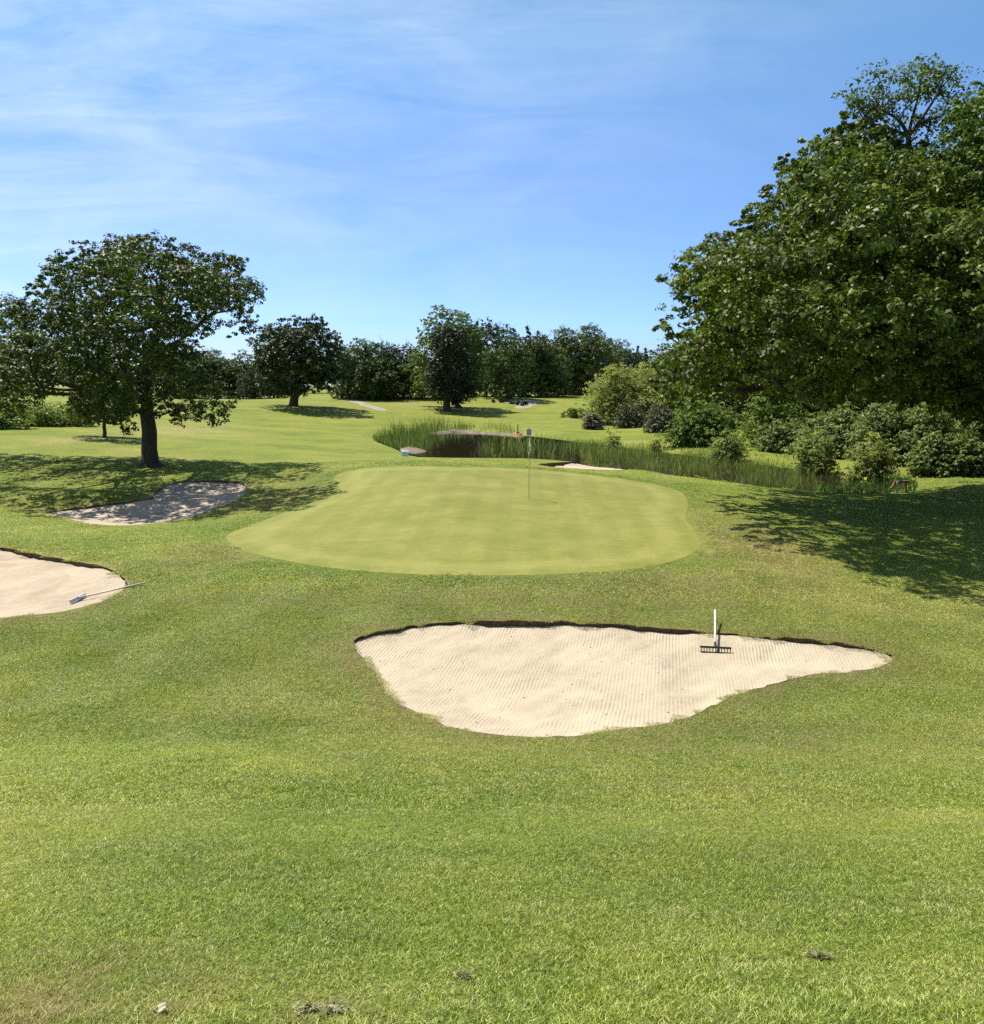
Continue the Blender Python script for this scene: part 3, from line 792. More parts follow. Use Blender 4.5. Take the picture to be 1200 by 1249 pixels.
# --- lime and the ivy-dark tree in front of it
b = at1(553, 499)
cen, rad = blobs_from_outline([(500,470),(497,445),(503,425),(512,405),(514,388),(528,374),(545,370),(562,375),(576,386),(584,402),(596,420),(599,440),(594,462),(582,480),(560,486),(530,484),(510,480)], b[1] + 3, 5.0, 1.25, 120, 14, edge=0.7)
build_tree('lime_tree', 'tall pale green tree towering over the pond, a darker tree in front of it', 'tree', b + np.array([0.6, 3, 0.15]), at_depth(550, 410, b[1] + 3), cen, rad, M['lime'], 240, 0.34, 0.4, 14, branch_frac=0.5)
b = at1(545, 501)
cen, rad = blobs_from_outline([(522,490),(515,470),(520,445),(524,420),(530,402),(545,393),(562,396),(574,412),(582,438),(586,462),(584,484),(570,494),(548,496)], b[1] - 1.5, 2.6, 0.95, 110, 15, edge=0.7)
build_tree('ivy_clad_tree', 'blackish green ivy-clad tree in front of the tall pale green tree', 'tree', b + np.array([0, -1.0, 0]), at_depth(550, 430, b[1] - 1.5), cen, rad, M['ivy'], 190, 0.30, 0.55, 15, branch_frac=0.4)

# --- great tree at the right and its neighbour past the frame edge
BIG_PX = [(803,405),(820,402),(832,372),(833,330),(850,312),(872,294),(893,290),(905,272),(938,248),(955,225),(972,192),(1000,172),(1030,158),(1060,165),(1085,182),(1110,190),(1145,192),(1190,178),(1260,170),(1340,230),(1420,330),(1440,430),(1400,510),(1300,545),(1200,535),(1150,520),(1080,505),(1000,505),(950,508),(900,505),(862,500),(828,492),(806,470),(812,440)]
cen, rad = blobs_from_outline(BIG_PX, 31.0, 11.0, 1.20, 385, 21, edge=0.80, spacing=1.12, hollow=0.55)
gq = np.random.default_rng(3)
# stepped lobes along the left flank, with notches of sky between them
for lx, ly, lr in [(812,408,.62),(822,440,.7),(815,470,.7),(838,486,.7),(838,342,.75),(850,322,.7),(868,305,.6),(888,300,.6),(846,372,.8),(908,280,.65),(920,262,.55),(940,252,.7),(950,232,.5),(968,214,.7),(972,200,.5),(992,186,.65),(1015,172,.6),(1038,166,.6),(1064,176,.55),(1098,192,.75),(1130,200,.7),(1038,150,.6),(1052,160,.65),(1048,178,.7),(1072,186,.75),(1030,182,.7),(1176,178,.6),(1180,150,.55),(880,330,.8),(930,295,.8),(985,235,.8)]:
    for q in range(2):
        pnt = at_depth(lx + gq.normal(0, 3), ly + gq.normal(0, 3), 31.0 + gq.normal(0, 1.4)); cen = np.vstack([cen, pnt]); rad = np.append(rad, lr * gq.uniform(.85, 1.15))
top_px = [(1045,112),(1058,124),(1072,106),(1085,118),(1066,140),(1100,100),(1112,92),(1128,88),(1145,86),(1158,92),(1150,104),(1162,116),(1165,130),(1135,104),(1120,112),(1140,146),(1125,152),(1098,132),(1082,140),(1054,152),(1050,134),(1090,165),(1108,124),(1150,140),(1075,160),(1060,168),(1120,168),(1135,160)]
ncr = len(cen)
tq = np.array([(a + gq.normal(0, 5), b_ + gq.normal(0, 5)) for a, b_ in top_px + top_px[::2]])
tc = np.array([at_depth(a, b_, 30.5 + gq.normal(0, 0.5)) for a, b_ in tq])
bz = ground(23.5, 36.0)
big_label = 'huge broadleaf tree filling the right side with a wispy branch at its top'
big = build_tree('sycamore_tree', big_label, 'tree', (23.5, 36.0, bz), at_depth(1130, 300, 33.0), cen, rad, M['syc'], 20, 0.155, 0.75, 21, flat=0.62, branch_frac=0.7, r_twig=0.024)
for ch in list(big.children):
    if ch.name.startswith('crown'): bpy.data.objects.remove(ch, do_unlink=True)
V, F, A = leaves(cen, rad, 700, 0.155, 0.66, 21, 0.6, 0.5)
np_mesh('crown', V - np.array(big.location), F, M['syc'], big, A, smooth=False)
add_core(big, *core_blobs(BIG_PX, 32.0, 8.0, 1.4, 230, 121), M['syc'], 110, 0.34, 121)
V, F, A = leaves(tc, gq.uniform(0.34, 0.60, len(tc)), 95, 0.135, 0.8, 23, 0.5, 0.3, spray=0.55, nspray=12)
np_mesh('top_foliage', V - np.array(big.location), F, M['syc'], big, A, smooth=False)
stem = at_depth(1112, 205, 31.0); fork = at_depth(1108, 166, 30.6); pl = [(spline(np.array([at_depth(1130, 260, 32), stem, fork]), 4, False), np.linspace(0.16, 0.085, 9))]
hubs = [at_depth(a, b_, 30.5) for a, b_ in ((1075, 135), (1120, 118), (1145, 112), (1060, 150), (1135, 145))]
for hb in hubs: pl.append((spline(np.array([fork, (fork + hb) / 2 + gq.normal(0, .08, 3), hb]), 4, False), np.linspace(0.075, 0.035, 9)))
for c in tc:
    hb = min(hubs, key=lambda q: np.linalg.norm(q - c)); pl.append((spline(np.array([hb, (hb + c) / 2 + gq.normal(0, .07, 3), c]), 3, False), np.linspace(0.03, 0.010, 7)))
V, F = tubes(pl, 5); tri_clean_mesh('top_branch', V - np.array(big.location), F, M['bark'], big)
EDGE_PX = [(1152,190),(1158,160),(1170,128),(1185,108),(1200,92),(1240,70),(1300,80),(1350,150),(1380,260),(1360,360),(1280,420),(1210,400),(1165,330),(1150,260)]
cen, rad = blobs_from_outline(EDGE_PX, 27.5, 3.6, 0.85, 150, 22, edge=0.7, spacing=1.1)
bz = ground(19.8, 28.2)
build_tree('broadleaf_tree', 'leafy tree cut off by the right edge of the view beside the huge tree', 'tree', (19.8, 28.2, bz), at_depth(1265, 250, 27.5), cen, rad, M['syc'], 430, 0.15, 0.42, 22, flat=0.62, branch_frac=0.5)

# --- woodland behind: a few kinds, each copied and given its own size
def generic_crown(w, h, nb, r, seed, kind='round'):
    g = np.random.default_rng(seed); C = []
    while len(C) < nb:
        p = g.uniform(-1, 1, 3)
        if kind == 'cone':
            t = (p[2] + 1) / 2
            if np.hypot(p[0], p[1]) > (1 - t) * 0.95 + 0.04: continue
        else:
            if not (0.35 < np.linalg.norm(p) < 1 + 0.25 * (p[2] < -0.4)): continue
        q = np.array([p[0] * w / 2, p[1] * w / 2, h * 0.50 + p[2] * h * 0.46])
        if C and (np.linalg.norm(np.array(C) - q, axis=1) < 1.0 * r).any() and g.random() < 0.97: continue
        C.append(q)
    return np.array(C), r * g.uniform(0.75, 1.3, nb)
PROTO = {}
def proto_tree(key, name, w, h, nb, r, leafmat, n_per, leaf, rt, seed, kind='round'):
    cen, rad = generic_crown(w, h, nb, r, seed, kind)
    root = build_tree(name, 'x', 'tree', (0, 0, 0), (0.2, 0.1, h * (0.93 if kind == 'cone' else 0.62)), cen, rad, leafmat, n_per, leaf, rt, seed, branch_frac=0.45, sides=4, flat=0.45 if kind == 'cone' else 0.8, spray=0.26, nspray=30, shell=0.75 if kind != 'cone' else 0.5)
    PROTO[key] = (root, w, h, [False])
proto_tree('a', 'woodland_tree', 12, 14, 62, 1.75, M['far_green'], 300, 0.42, 0.35, 31)
proto_tree('b', 'woodland_tree', 13, 14, 66, 1.75, M['dense'], 300, 0.40, 0.38, 32)
proto_tree('c', 'woodland_tree', 11, 13, 62, 1.6, M['far_green'], 280, 0.40, 0.30, 33)
proto_tree('d', 'woodland_tree', 13, 15, 66, 1.85, M['far_green'], 300, 0.42, 0.36, 34)
proto_tree('k', 'conifer_tree', 5, 16, 170, 0.50, M['needle'], 60, 0.34, 0.22, 35, 'cone')
def place_tree(key, px, row_base, row_top, wpx, label, group, depth=None, rz=None):
    root, w, h, used = PROTO[key]
    if depth is None: p = at1(px, row_base)
    else:
        x = at_depth(px, row_base, depth)[0]; p = np.array([x, depth, ground(x, depth)])
    topz = at_depth(px, row_top, p[1])[2]
    sz = (topz - p[2]) / h; sx = wpx * p[1] / FPX / w
    rz = random.uniform(0, 6.28) if rz is None else rz
    if not used[0]: o = root; used[0] = True
    else:
        o = root.copy(); COL.objects.link(o)
        for ch in list(root.children):
            c = ch.copy(); COL.objects.link(c); c.parent = o
    o.location = p - np.array([0, 0, 0.1]); o.scale = (sx, sx, sz); o.rotation_euler = (0, 0, rz)
    tag(o, label, 'tree', group)
    return o
WG = 'woodland trees behind the fairway'
rows = [
 ('a', 232, 486, 432, 46, 'woodland tree half hidden behind the right side of the oak'),
 ('d', 262, 486, 428, 44, 'woodland tree seen under the oak branches, left of the pale gap of sky'),
 ('a', 290, 486, 430, 40, 'far tree framed by the gap between the oak and the round tree'),
 ('b', 308, 487, 452, 26, 'low far tree touching the left flank of the round tree'),
 ('c', 334, 486, 428, 40, 'greyish far tree hidden behind the round dark tree'),
 ('a', 425, 486, 424, 32, 'woodland tree just right of the round dark tree'),
 ('c', 446, 486, 414, 40, 'grey green woodland tree behind the start of the pale path'),
 ('b', 466, 484, 416, 34, 'dark woodland tree with bare twigs rising behind it'),
 ('c', 470, 487, 436, 42, 'lower pale grey tree in front of the wood above the grassy hillock'),
 ('b', 492, 485, 418, 36, 'dark woodland tree left of the tall pale green tree'),
 ('a', 515, 486, 430, 36, 'woodland tree peeping out at the left foot of the tall pale tree'),
 ('b', 592, 484, 390, 62, 'dark woodland tree touching the right side of the tall pale tree'),
 ('a', 618, 486, 408, 42, 'bright topped woodland tree above the gravel hump'),
 ('b', 640, 484, 408, 48, 'woodland tree below the cluster of conifer tips'),
 ('d', 660, 484, 410, 44, 'sunlit clumpy woodland tree in the middle of the wood'),
 ('d', 690, 481, 402, 50, 'large clumpy woodland tree left of the highest dome of the wood'),
 ('d', 716, 480, 400, 58, 'high domed woodland tree forming the top of the right wood'),
 ('b', 738, 479, 412, 46, 'woodland tree on the falling right shoulder of the wood'),
 ('b', 760, 478, 424, 44, 'dark woodland tree behind the big grey green willow'),
 ('c', 792, 478, 428, 44, 'hazy far tree between the willow and the huge right tree'),
 ('a', 822, 480, 430, 46, 'far tree behind the left edge of the huge right tree'),
]
for k, px, rb, rt, w, lab in rows: place_tree(k, px, rb, rt - 1, w * 1.28, lab, WG)
for px, rt, w, lab in [(626,396,14,'leftmost conifer spire poking above the wood'),(643,393,15,'tallest conifer spire poking above the wood'),(655,400,12,'right conifer of the three close spires above the wood'),
                       (688,396,10,'thin lone conifer tip above the clumpy wood'),(607,402,12,'conifer tip right behind the dark tree beside the tall pale tree'),(776,421,11,'small hazy conifer far right of the wood'),(786,424,12,'hazy conifer nearest the huge right tree'),(645,401,10,'conifer spire standing half hidden behind the tallest spire')]:
    place_tree('k', px, 484, rt - 9, w * 1.2, lab, 'conifers above the wood', depth=235)
# dark trees closing the view behind the right hand shrubs
for key, px, d, rt, w, lab in [('b', 905, 90, 385, 150, 'shadowed tree standing behind the bright green bush'), ('d', 1010, 86, 350, 170, 'shadowed tree behind the laurel hedge under the huge tree'), ('b', 1110, 84, 350, 190, 'shadowed tree behind the right laurels under the huge tree'), ('d', 1215, 80, 330, 200, 'shadowed tree behind the laurels at the right edge')]:
    place_tree(key, px, 520, rt, w, lab, 'shaded trees behind the laurels', depth=d)
for k in PROTO.values():
    assert k[3][0]
# the far wood behind the nearer trees, one mass closing the horizon
g = np.random.default_rng(40); C = []
for k in range(1500):
    x = g.uniform(-260, 260); y = 250 + g.uniform(0, 30) + 10 * math.sin(x * 0.03)
    hmx = 9.5 + 2.5 * math.sin(x * 0.11) + 1.5 * math.sin(x * 0.31 + 1)
    C.append((x, y, ground(x, y) + g.uniform(0.3, 1.0) ** 0.7 * hmx))
V, F, A = leaves(np.array(C), g.uniform(1.5, 2.6, len(C)), 110, 0.85, 0.8, 40, 0.6, 0.6)
tag(np_mesh('distant_wood', V, F, M['far_green'], None, A, smooth=False), 'hazy far wood closing the horizon behind the nearer trees', 'wood', kind='stuff')
# bare twigs over the grey part of the wood
tw = empty('bare_tree', tuple(at1(480, 485)))
tag(tw, 'leafless grey tree with bare twigs sticking out above the wood', 'tree')
pb = np.array(tw.location); g = np.random.default_rng(77); pl = []
for k in range(9):
    a = at_depth(478 + g.uniform(-14, 30), 425 + g.uniform(-4, 10), pb[1]); e = a + np.array([g.normal(0, 1.0), g.normal(0, 1), g.uniform(0.8, 2.2)])
    pl.append((np.array([pb + [0, 0, 8.5], a, e]) - pb, np.array([0.10, 0.07, 0.03])))
pl.append((np.array([[0, 0, -0.2], [0.1, 0, 4], [0, 0, 8.5]]), np.array([0.3, 0.25, 0.2])))
V, F = tubes(pl, 5); tri_clean_mesh('trunk', V, F, M['bare'], tw)

# ------------------------------------------------------------------ shrubs
def bush(name, label, px, row, wpx, hpx, mat, leaf, n=40, n_per=110, seed=0, r=None, deep=0.8, cat='bush', group=None, bloom=None, ragged=0.0, elong=1.0, up=0.85, stems=True, flat=0.85):
    b = at1(px, row); d = b[1]
    W = wpx * d / FPX; Hh = hpx * d / FPX
    g = np.random.default_rng(seed)
    r = r or 0.17 * min(W, Hh * 1.4)
    C = []
    base = b + np.array([0, W * 0.5 * deep * 0.5, 0])
    lobes = [(0, 0, 0.78, 1.0)] + [(g.uniform(-.62, .62), g.uniform(-.55, .55), g.uniform(0.36, 0.55), g.uniform(0.5, 1.05)) for _ in range(5)]
    tries = 0
    while len(C) < n and tries < 2500:
        tries += 1
        lx, ly, lr, lh = lobes[g.integers(0, len(lobes))]
        p = g.normal(0, 1, 3); p[2] = abs(p[2]); p /= np.linalg.norm(p); p *= g.uniform(0.45, 1.0)
        px_, py_ = lx + p[0] * lr, ly + p[1] * lr
        if abs(px_) > 1.02: continue
        v = np.array([px_ * (W / 2 - r * 0.5), py_ * (W / 2 * deep - r * 0.5), p[2] * (Hh * lh - r * 0.6) * (1 + ragged * 0.3 * g.normal()) + 0.2 * r])
        x, y = base[0] + v[0], base[1] + v[1]
        v[2] += ground(x, y) - base[2]
        if C and (np.linalg.norm(np.array(C) - v, axis=1) < 0.6 * r).any(): continue
        C.append(v)
    C = np.array(C); rad = r * g.uniform(0.7, 1.35, len(C))
    base[2] = ground(base[0], base[1])
    root = empty(name, tuple(base)); tag(root, label, cat, group)
    V, F, A = leaves(C, rad, n_per, leaf, flat, seed, up, 0.5, bloom, elong, nspray=24 if n_per > 60 else max(5, n_per // 4), spray=0.25 if n_per > 60 else 0.4)
    np_mesh('foliage', V, F, mat, root, A, smooth=False)
    if stems:
        pl = []
        for c in C[g.random(len(C)) < 0.5]:
            a = np.array([c[0] * 0.25, c[1] * 0.25, -0.15])
            mid = a * 0.5 + c * 0.5 + g.normal(0, 0.08, 3)
            pl.append((spline(np.array([a, mid, c]), 3, closed=False), np.linspace(0.035, 0.012, 7) * max(0.5, Hh / 3)))
        V, F = tubes(pl, 5); tri_clean_mesh('stems', V, F, M['bark'], root)
    return root
bush('willow_bush', 'large rounded grey green willow bush left of the huge tree', 757, 518, 112, 70, M['willow'], 0.24, 110, 190, 41, elong=1.6, ragged=.2)
bush('willow_bush', 'grey willow bush half hidden behind the larger rounded willow', 815, 514, 90, 72, M['willow'], 0.26, 90, 170, 42, elong=1.6, ragged=.2)
bush('rhododendron', 'small round bush with dull pink blossom standing alone on the lawn edge', 725, 524, 32, 21, M['rhodo'], 0.20, 50, 130, 43, bloom=.40)
bush('rhododendron', 'purple tinged bush at the foot of the large rounded willow', 772, 522, 50, 32, M['rhodo'], 0.20, 46, 120, 44, bloom=.12)
bush('rhododendron', 'pinkish flowering bush between the willow and the bright green bush', 808, 528, 56, 34, M['rhodo'], 0.20, 60, 130, 45, bloom=.24)
bush('bright_bush', 'bright yellow green rounded bush below the huge tree', 856, 545, 92, 54, M['bright'], 0.20, 95, 190, 46)
bush('bright_bush', 'yellow green bush lit between the dark trees above the laurels', 945, 546, 92, 70, M['bright'], 0.22, 80, 150, 58, ragged=.2)
bush('bracken_patch', 'low green bracken patch at the foot of the wood left of the willow', 702, 510, 52, 14, M['bright'], 0.20, 60, 110, 47, stems=False)
LG = 'laurel bushes under the huge tree'
bush('laurel_bush', 'left end laurel bush of the row, beside the open strip of lawn', 960, 554, 86, 40, M['laurel'], 0.20, 95, 190, 48, group=LG, ragged=.25)
bush('laurel_bush', 'laurel bush of the row directly behind the first waterside willow', 1022, 558, 110, 56, M['laurel'], 0.20, 120, 200, 49, group=LG, ragged=.25)
bush('laurel_bush', 'tall laurel bush of the row behind the second waterside willow', 1090, 568, 118, 70, M['laurel'], 0.20, 140, 200, 50, group=LG, ragged=.25)
bush('laurel_bush', 'laurel bush at the right edge nearest the tree shadow', 1172, 581, 104, 46, M['laurel'], 0.20, 110, 200, 51, group=LG, ragged=.3)
bush('laurel_bush', 'darker laurel bush in the gap behind the right edge laurel', 1145, 570, 100, 72, M['laurel'], 0.22, 100, 170, 59, group=LG, ragged=.3)
bush('laurel_bush', 'deep shaded laurel bush cut by the right edge behind the others', 1222, 566, 110, 80, M['laurel'], 0.22, 100, 170, 62, group=LG, ragged=.3)
SG = 'willow shrubs along the water'
bush('waterside_willow', 'feathery waterside willow shrub in the reeds nearest the bright green bush', 890, 568, 62, 42, M['willow'], 0.13, 130, 34, 52, group=SG, ragged=.9, elong=2.2, r=0.34, flat=1.2)
bush('waterside_willow', 'thin open waterside willow in front of the laurel row', 1000, 584, 62, 48, M['willow'], 0.13, 90, 26, 53, group=SG, ragged=.9, elong=2.2, r=0.32, flat=1.2)
bush('waterside_willow', 'bushy waterside willow beside the red brown timber frame', 1068, 594, 68, 54, M['willow'], 0.12, 150, 32, 54, group=SG, ragged=.9, elong=2.2, r=0.30, flat=1.2)
bush('sapling', 'upright sapling growing from the bank behind the far bunker', 750, 556, 26, 32, M['willow'], 0.13, 40, 22, 55, ragged=.9, elong=2.2, r=0.28, flat=1.3)
bush('sapling', 'small sparse sapling on the bank right of the upright one', 797, 558, 20, 24, M['willow'], 0.13, 24, 18, 56, ragged=.9, elong=2.2, r=0.24, flat=1.3)
bush('rough_mound', 'bright green overgrown mound under the left end of the oak crown', 48, 520, 110, 36, M['rough'], 0.20, 90, 120, 57, stems=False, ragged=.3)
bush('rough_mound', 'low bright overgrown mound at the left edge of the view', -10, 524, 90, 30, M['rough'], 0.20, 60, 120, 60, stems=False, ragged=.3)
g = np.random.default_rng(5)
for i, (px, row, s, lab) in enumerate([(602,491,5,'dark low shrub at the left foot of the gravel hump'),(611,491,6,'dark rounded shrub left of centre on the gravel hump'),(618,490,7,'tallest dark shrub on the gravel hump'),(624,493,5,'dark shrub in the middle of the gravel hump'),(631,494,5,'dark shrub at the front of the gravel hump'),(637,495,5,'dark shrub nearest the bare gravel of the hump'),(641,494,6,'rightmost dark shrub on the gravel hump')]):
    bush('low_shrub', lab, px, row, s * 1.3, s, M['dense'], 0.25, 10, 40, 90 + i, group='dark shrubs on the gravel hump', stems=False)
for i, (px, row, w, h, lab) in enumerate([(530,488,30,8,'pale undergrowth at the left foot of the tall pale tree'),(565,487,24,6,'undergrowth behind the foot of the ivy-clad tree'),(440,485,50,6,'scrubby undergrowth along the wood edge above the pale path')]):
    bush('undergrowth', lab, px, row, w, h, M['willow'], 0.3, 26, 50, 100 + i, stems=False, deep=.4)

# ------------------------------------------------------------------ reeds
def reeds(name, label, px_poly, z, dens, h, seed, mat, wd=0.03, bloom=None, follow=False):
    g = np.random.default_rng(seed)
    sp = np.array(spline(px_poly, 4))
    W = on_plane(sp[:, 0], sp[:, 1], z)[:, :2]
    lo, hi = W.min(0), W.max(0)
    n = int(dens * np.prod(hi - lo)); Q = g.uniform(lo, hi, (n, 2)); s = poly_sdf(Q, W); Q = Q[s < 0]; s = -s[s < 0]
    cl = 0.6 + 0.4 * np.sin(Q[:, 0] * 1.7 + np.sin(Q[:, 1] * 0.9) * 2) * np.sin(Q[:, 1] * 1.3 + 1)
    keep_ = g.random(len(Q)) < np.clip(cl, .25, 1); Q, s = Q[keep_], s[keep_]
    n = len(Q)
    z0 = np.maximum(H(Q[:, 0], Q[:, 1]), WATER - 0.1) - 0.03
    hh = h * (0.35 + 0.95 * g.random(n) ** 1.4) * np.clip(0.62 + s * 0.40, 0, 1) * (0.8 + 0.35 * np.sin(Q[:, 0] * 0.9 + 2 * np.sin(Q[:, 1] * .5)))
    an = g.uniform(0, math.pi, n); u = np.stack([np.cos(an), np.sin(an), np.zeros(n)], 1) * (wd * g.uniform(.6, 1.3, n))[:, None]
    lean = g.normal(0, 0.24, (n, 3)) * hh[:, None]; lean[:, 2] = 0
    b0 = np.column_stack([Q, z0]); up = np.zeros((n, 3)); up[:, 2] = hh
    m1 = b0 + up * 0.55 + lean * 0.35; t1 = b0 + up + lean
    V = np.stack([b0 - u / 2, b0 + u / 2, m1 + u / 2, m1 - u / 2, t1 + u * 0.12, t1 - u * 0.12], 1).reshape(-1, 3)
    k = np.arange(n)[:, None] * 6
    F = np.vstack([k + [0, 1, 2, 3], k + [3, 2, 4, 5]])
    at_ = {'tone': np.repeat(g.random(n), 6)}
    if bloom: 
        bl = np.repeat((g.random(n) < bloom).astype(float), 6).reshape(n, 6); bl[:, :4] = 0
        V = V.reshape(n, 6, 3); wide = bl[:, 4] > 0; V[wide, 4] += u[wide] * 1.6; V[wide, 5] -= u[wide] * 1.6; V[wide, 2] -= 0; V = V.reshape(-1, 3)
        at_['bloom'] = bl.ravel()
    else: at_['bloom'] = np.zeros(n * 6)
    o = np_mesh(name, V, F, mat, None, at_, smooth=False)
    tag(o, label, 'reeds', kind='stuff')
reeds('reed_bed', 'tall dark reed bed round the left end of the pond', [(454,535),(475,529),(505,525.5),(545,523.5),(578,523.5),(574,526),(540,528.5),(527,534),(520,543),(508,548),(488,548),(470,543)], WATER, 34, 1.5, 61, M['reed'], .03)
reeds('reed_bed', 'short reeds on the far bank behind the pale mud', [(582,526),(600,525),(630,528),(634,531),(605,529)], WATER, 16, 1.0, 62, M['reed'], .03)
reeds('reed_bed', 'dark reeds standing in the open water of the pond', [(575,553),(590,545),(625,537),(660,537),(720,545),(760,552),(770,560),(720,562),(640,558.5),(590,557)], WATER, 11, 0.85, 63, M['reed'], .04)
reeds('reed_bed', 'reed strip lining the narrow water behind the green', [(690,541),(740,546),(800,553),(860,560),(920,567),(985,578),(1010,590),(1000,600),(940,596),(880,586),(820,576),(770,568),(740,560)], WATER, 46, 0.84, 64, M['reed'], .018)
reeds('long_grass', 'fringe of long pale grass on the far bank of the narrow water', [(690,537),(750,542),(820,549),(890,556),(950,562),(1000,570),(1030,578),(1010,582),(960,573),(900,567),(840,561),(770,553),(700,545)], WATER, 30, 0.62, 66, M['rough'], .03)
reeds('waterside_plants', 'leafy waterside plants with a few yellow flowers by the timber frame', [(985,592),(1020,586),(1060,586),(1110,588),(1118,597),(1095,603),(1040,604),(1000,602)], WATER, 60, 0.55, 65, M['iris'], .045, bloom=.008)

# ------------------------------------------------------------------ small things
# flagstick
p = at1(645, 608)
fl = empty('flagstick', tuple(p)); tag(fl, 'thin golf flagstick with small white flag standing in the putting green', 'flagstick')
MB().rod((0, 0, -0.1), (0, 0, 2.28), 0.011, 0.009).build('pole', M['pole'], fl, True)
nn = 10; V = []; 
for i in range(nn):
    for j in range(8):
        u = i / (nn - 1); v = j / 7
        V.append((0.01 + 0.055 * u + 0.015 * math.sin(u * 9), 0.04 * math.sin(u * 7 + v * 2), 2.25 - 0.30 * v - 0.26 * u))
F = [(i * 8 + j, i * 8 + j + 1, (i + 1) * 8 + j + 1, (i + 1) * 8 + j) for i in range(nn - 1) for j in range(7)]
fo = np_mesh('flag', V, F, M['flag'], fl); sm = fo.modifiers.new('solid', 'SOLIDIFY'); sm.thickness = 0.004
MB().rod((0, 0, 1.62), (0, 0, 1.74), 0.022, 0.022).build('flag_ring', M['white_pole'], fl, True)
cup = empty('hole_cup', tuple(p + np.array([0, 0, 0.006]))); tag(cup, 'dark hole in the green at the foot of the flagstick', 'golf hole')
nv = 20; ring = [(0.054 * math.cos(a), 0.054 * math.sin(a), 0) for a in np.linspace(0, 2 * math.pi, nv, endpoint=False)]
cb = MB(); cb.add(ring, [list(range(nv))]); cb.build('hole', M['hole'], cup)  # flat black disc paints the shade down inside the hole
rim = MB(); rim.torus((0, 0, 0.0), 0.056, 0.004, Matrix.Rotation(math.pi / 2, 3, 'X')); rim.build('rim', M['white_pole'], cup, True)

def sandz(x, y, b): return float(sand_z(np.array([[x, y]]), b)[0])
def sand_at(px, py, b):
    r = ray(px, py); t = at1(px, py)[1]
    for _ in range(30):
        q = r * t; t = sandz(q[0], q[1], b) / r[2]
    return r * t
# rake in the front bunker: head on the sand, handle resting over the lip
b1 = BUNK[0][1]; hp = sand_at(872.5, 795, b1)
rk = empty('bunker_rake', tuple(hp)); tag(rk, 'bunker rake with white handle and black toothed head in the front bunker', 'rake')
tip = at_depth(872, 744, hp[1] + 1.28) - hp
j0 = np.array([0.0, 0.03, 0.085])
MB().rod(tuple(j0), tuple(tip), 0.021, 0.019, 12).build('handle', M['white_pole'], rk, True)
hz = -0.17
hd = MB(); Mz = Matrix.Rotation(hz, 3, 'Z')
hd.box((0, 0, 0.085), (0.56, 0.035, 0.035), Mz)
hd.rod(tuple(j0 - np.array([0, 0.02, 0.0])), tuple(j0 + tip / np.linalg.norm(tip) * 0.14), 0.027, 0.024, 10)
tl = hd.build('head', M['black'], rk, bevel=0.006)
tt = MB()
for i in range(11):
    u = (i - 5) / 5 * 0.262
    q = Mz @ Vector((u, -0.004, 0))
    tt.rod((q.x, q.y, 0.075), (q.x - 0.002, q.y - 0.045, -0.012), 0.010, 0.006, 6)
bt = Mz @ Vector((0, -0.045, 0))
tt.box((bt.x, bt.y, 0.004), (0.56, 0.012, 0.018), Mz)
tt.build('teeth', M['black'], rk)
# rake lying at the left bunker
b2 = BUNK[1][1]; hp = sand_at(95, 733, b2)
rk2 = empty('bunker_rake', tuple(hp)); tag(rk2, 'bunker rake with blue grey head and pale handle lying across the left bunker edge', 'rake')
tipw = at1(178, 714) + np.array([0, 0, 0.07]); tip = tipw - hp
MB().rod((0, 0, 0.06), tuple(tip), 0.021, 0.019, 12).build('handle', M['white_pole'], rk2, True)
dirn = np.array([0.38, 1.0]); dirn = at1(104, 727)[:2] - at1(88, 736)[:2]; dirn /= np.linalg.norm(dirn)
hz = math.atan2(dirn[1], dirn[0]); Mz = Matrix.Rotation(hz, 3, 'Z')
hd = MB(); hd.box((0, 0, 0.07), (0.58, 0.045, 0.07), Mz); hd.rod((0, 0, 0.07), tuple(np.array([0, 0, 0.065]) + tip / np.linalg.norm(tip) * 0.16), 0.026, 0.022, 10)
hd.build('head', M['blue_grey'], rk2, bevel=0.008)
tt = MB()
for i in range(12):
    q = Mz @ Vector(((i - 5.5) / 5.5 * 0.27, 0, 0)); tt.rod((q.x, q.y, 0.05), (q.x, q.y, -0.02), 0.011, 0.006, 6)
tt.build('teeth', M['blue_grey'], rk2)

def post(name, label, px, row, hgt, w, mat, lean=(0, 0), cat='post', group=None, flatw=None):
    p = at1(px, row); o = empty(name, tuple(p)); tag(o, label, cat, group)
    m = MB(); Mr = Matrix.Rotation(lean[0], 3, 'Y') @ Matrix.Rotation(lean[1], 3, 'X')
    m.box(tuple(Mr @ Vector((0, 0, hgt / 2 - 0.1))), (w, flatw or w, hgt + 0.2), Mr)
    m.build('stake', mat, o, bevel=0.006)
    c = MB(); c.box(tuple(Mr @ Vector((0, 0, hgt + 0.012))), (w * 0.72, (flatw or w) * 0.72, 0.03), Mr); c.build('top_cap', mat, o, bevel=0.006)
    return o
post('marker_stake', 'white leaning stake on the bank just left of the far bunker', 670, 559, 0.40, 0.075, M['white_pole'], (0.62, 0))
post('marker_stake', 'short pale stake leaning over the bank right of the far bunker', 848.5, 573, 0.28, 0.065, M['white_pole'], (0.55, 0))
post('marker_stake', 'small pale stake at the reed edge below the feathery willow', 934, 588, 0.26, 0.06, M['grey_wood'], (0.1, 0))
post('marker_stake', 'grey stake among the yellow flowered waterside plants', 1071, 601, 0.32, 0.07, M['grey_wood'], (-0.03, 0))
post('marker_stake', 'pale stake on the lawn right of the red brown timber frame', 1116, 594, 0.28, 0.065, M['white_pole'], (0.12, 0))
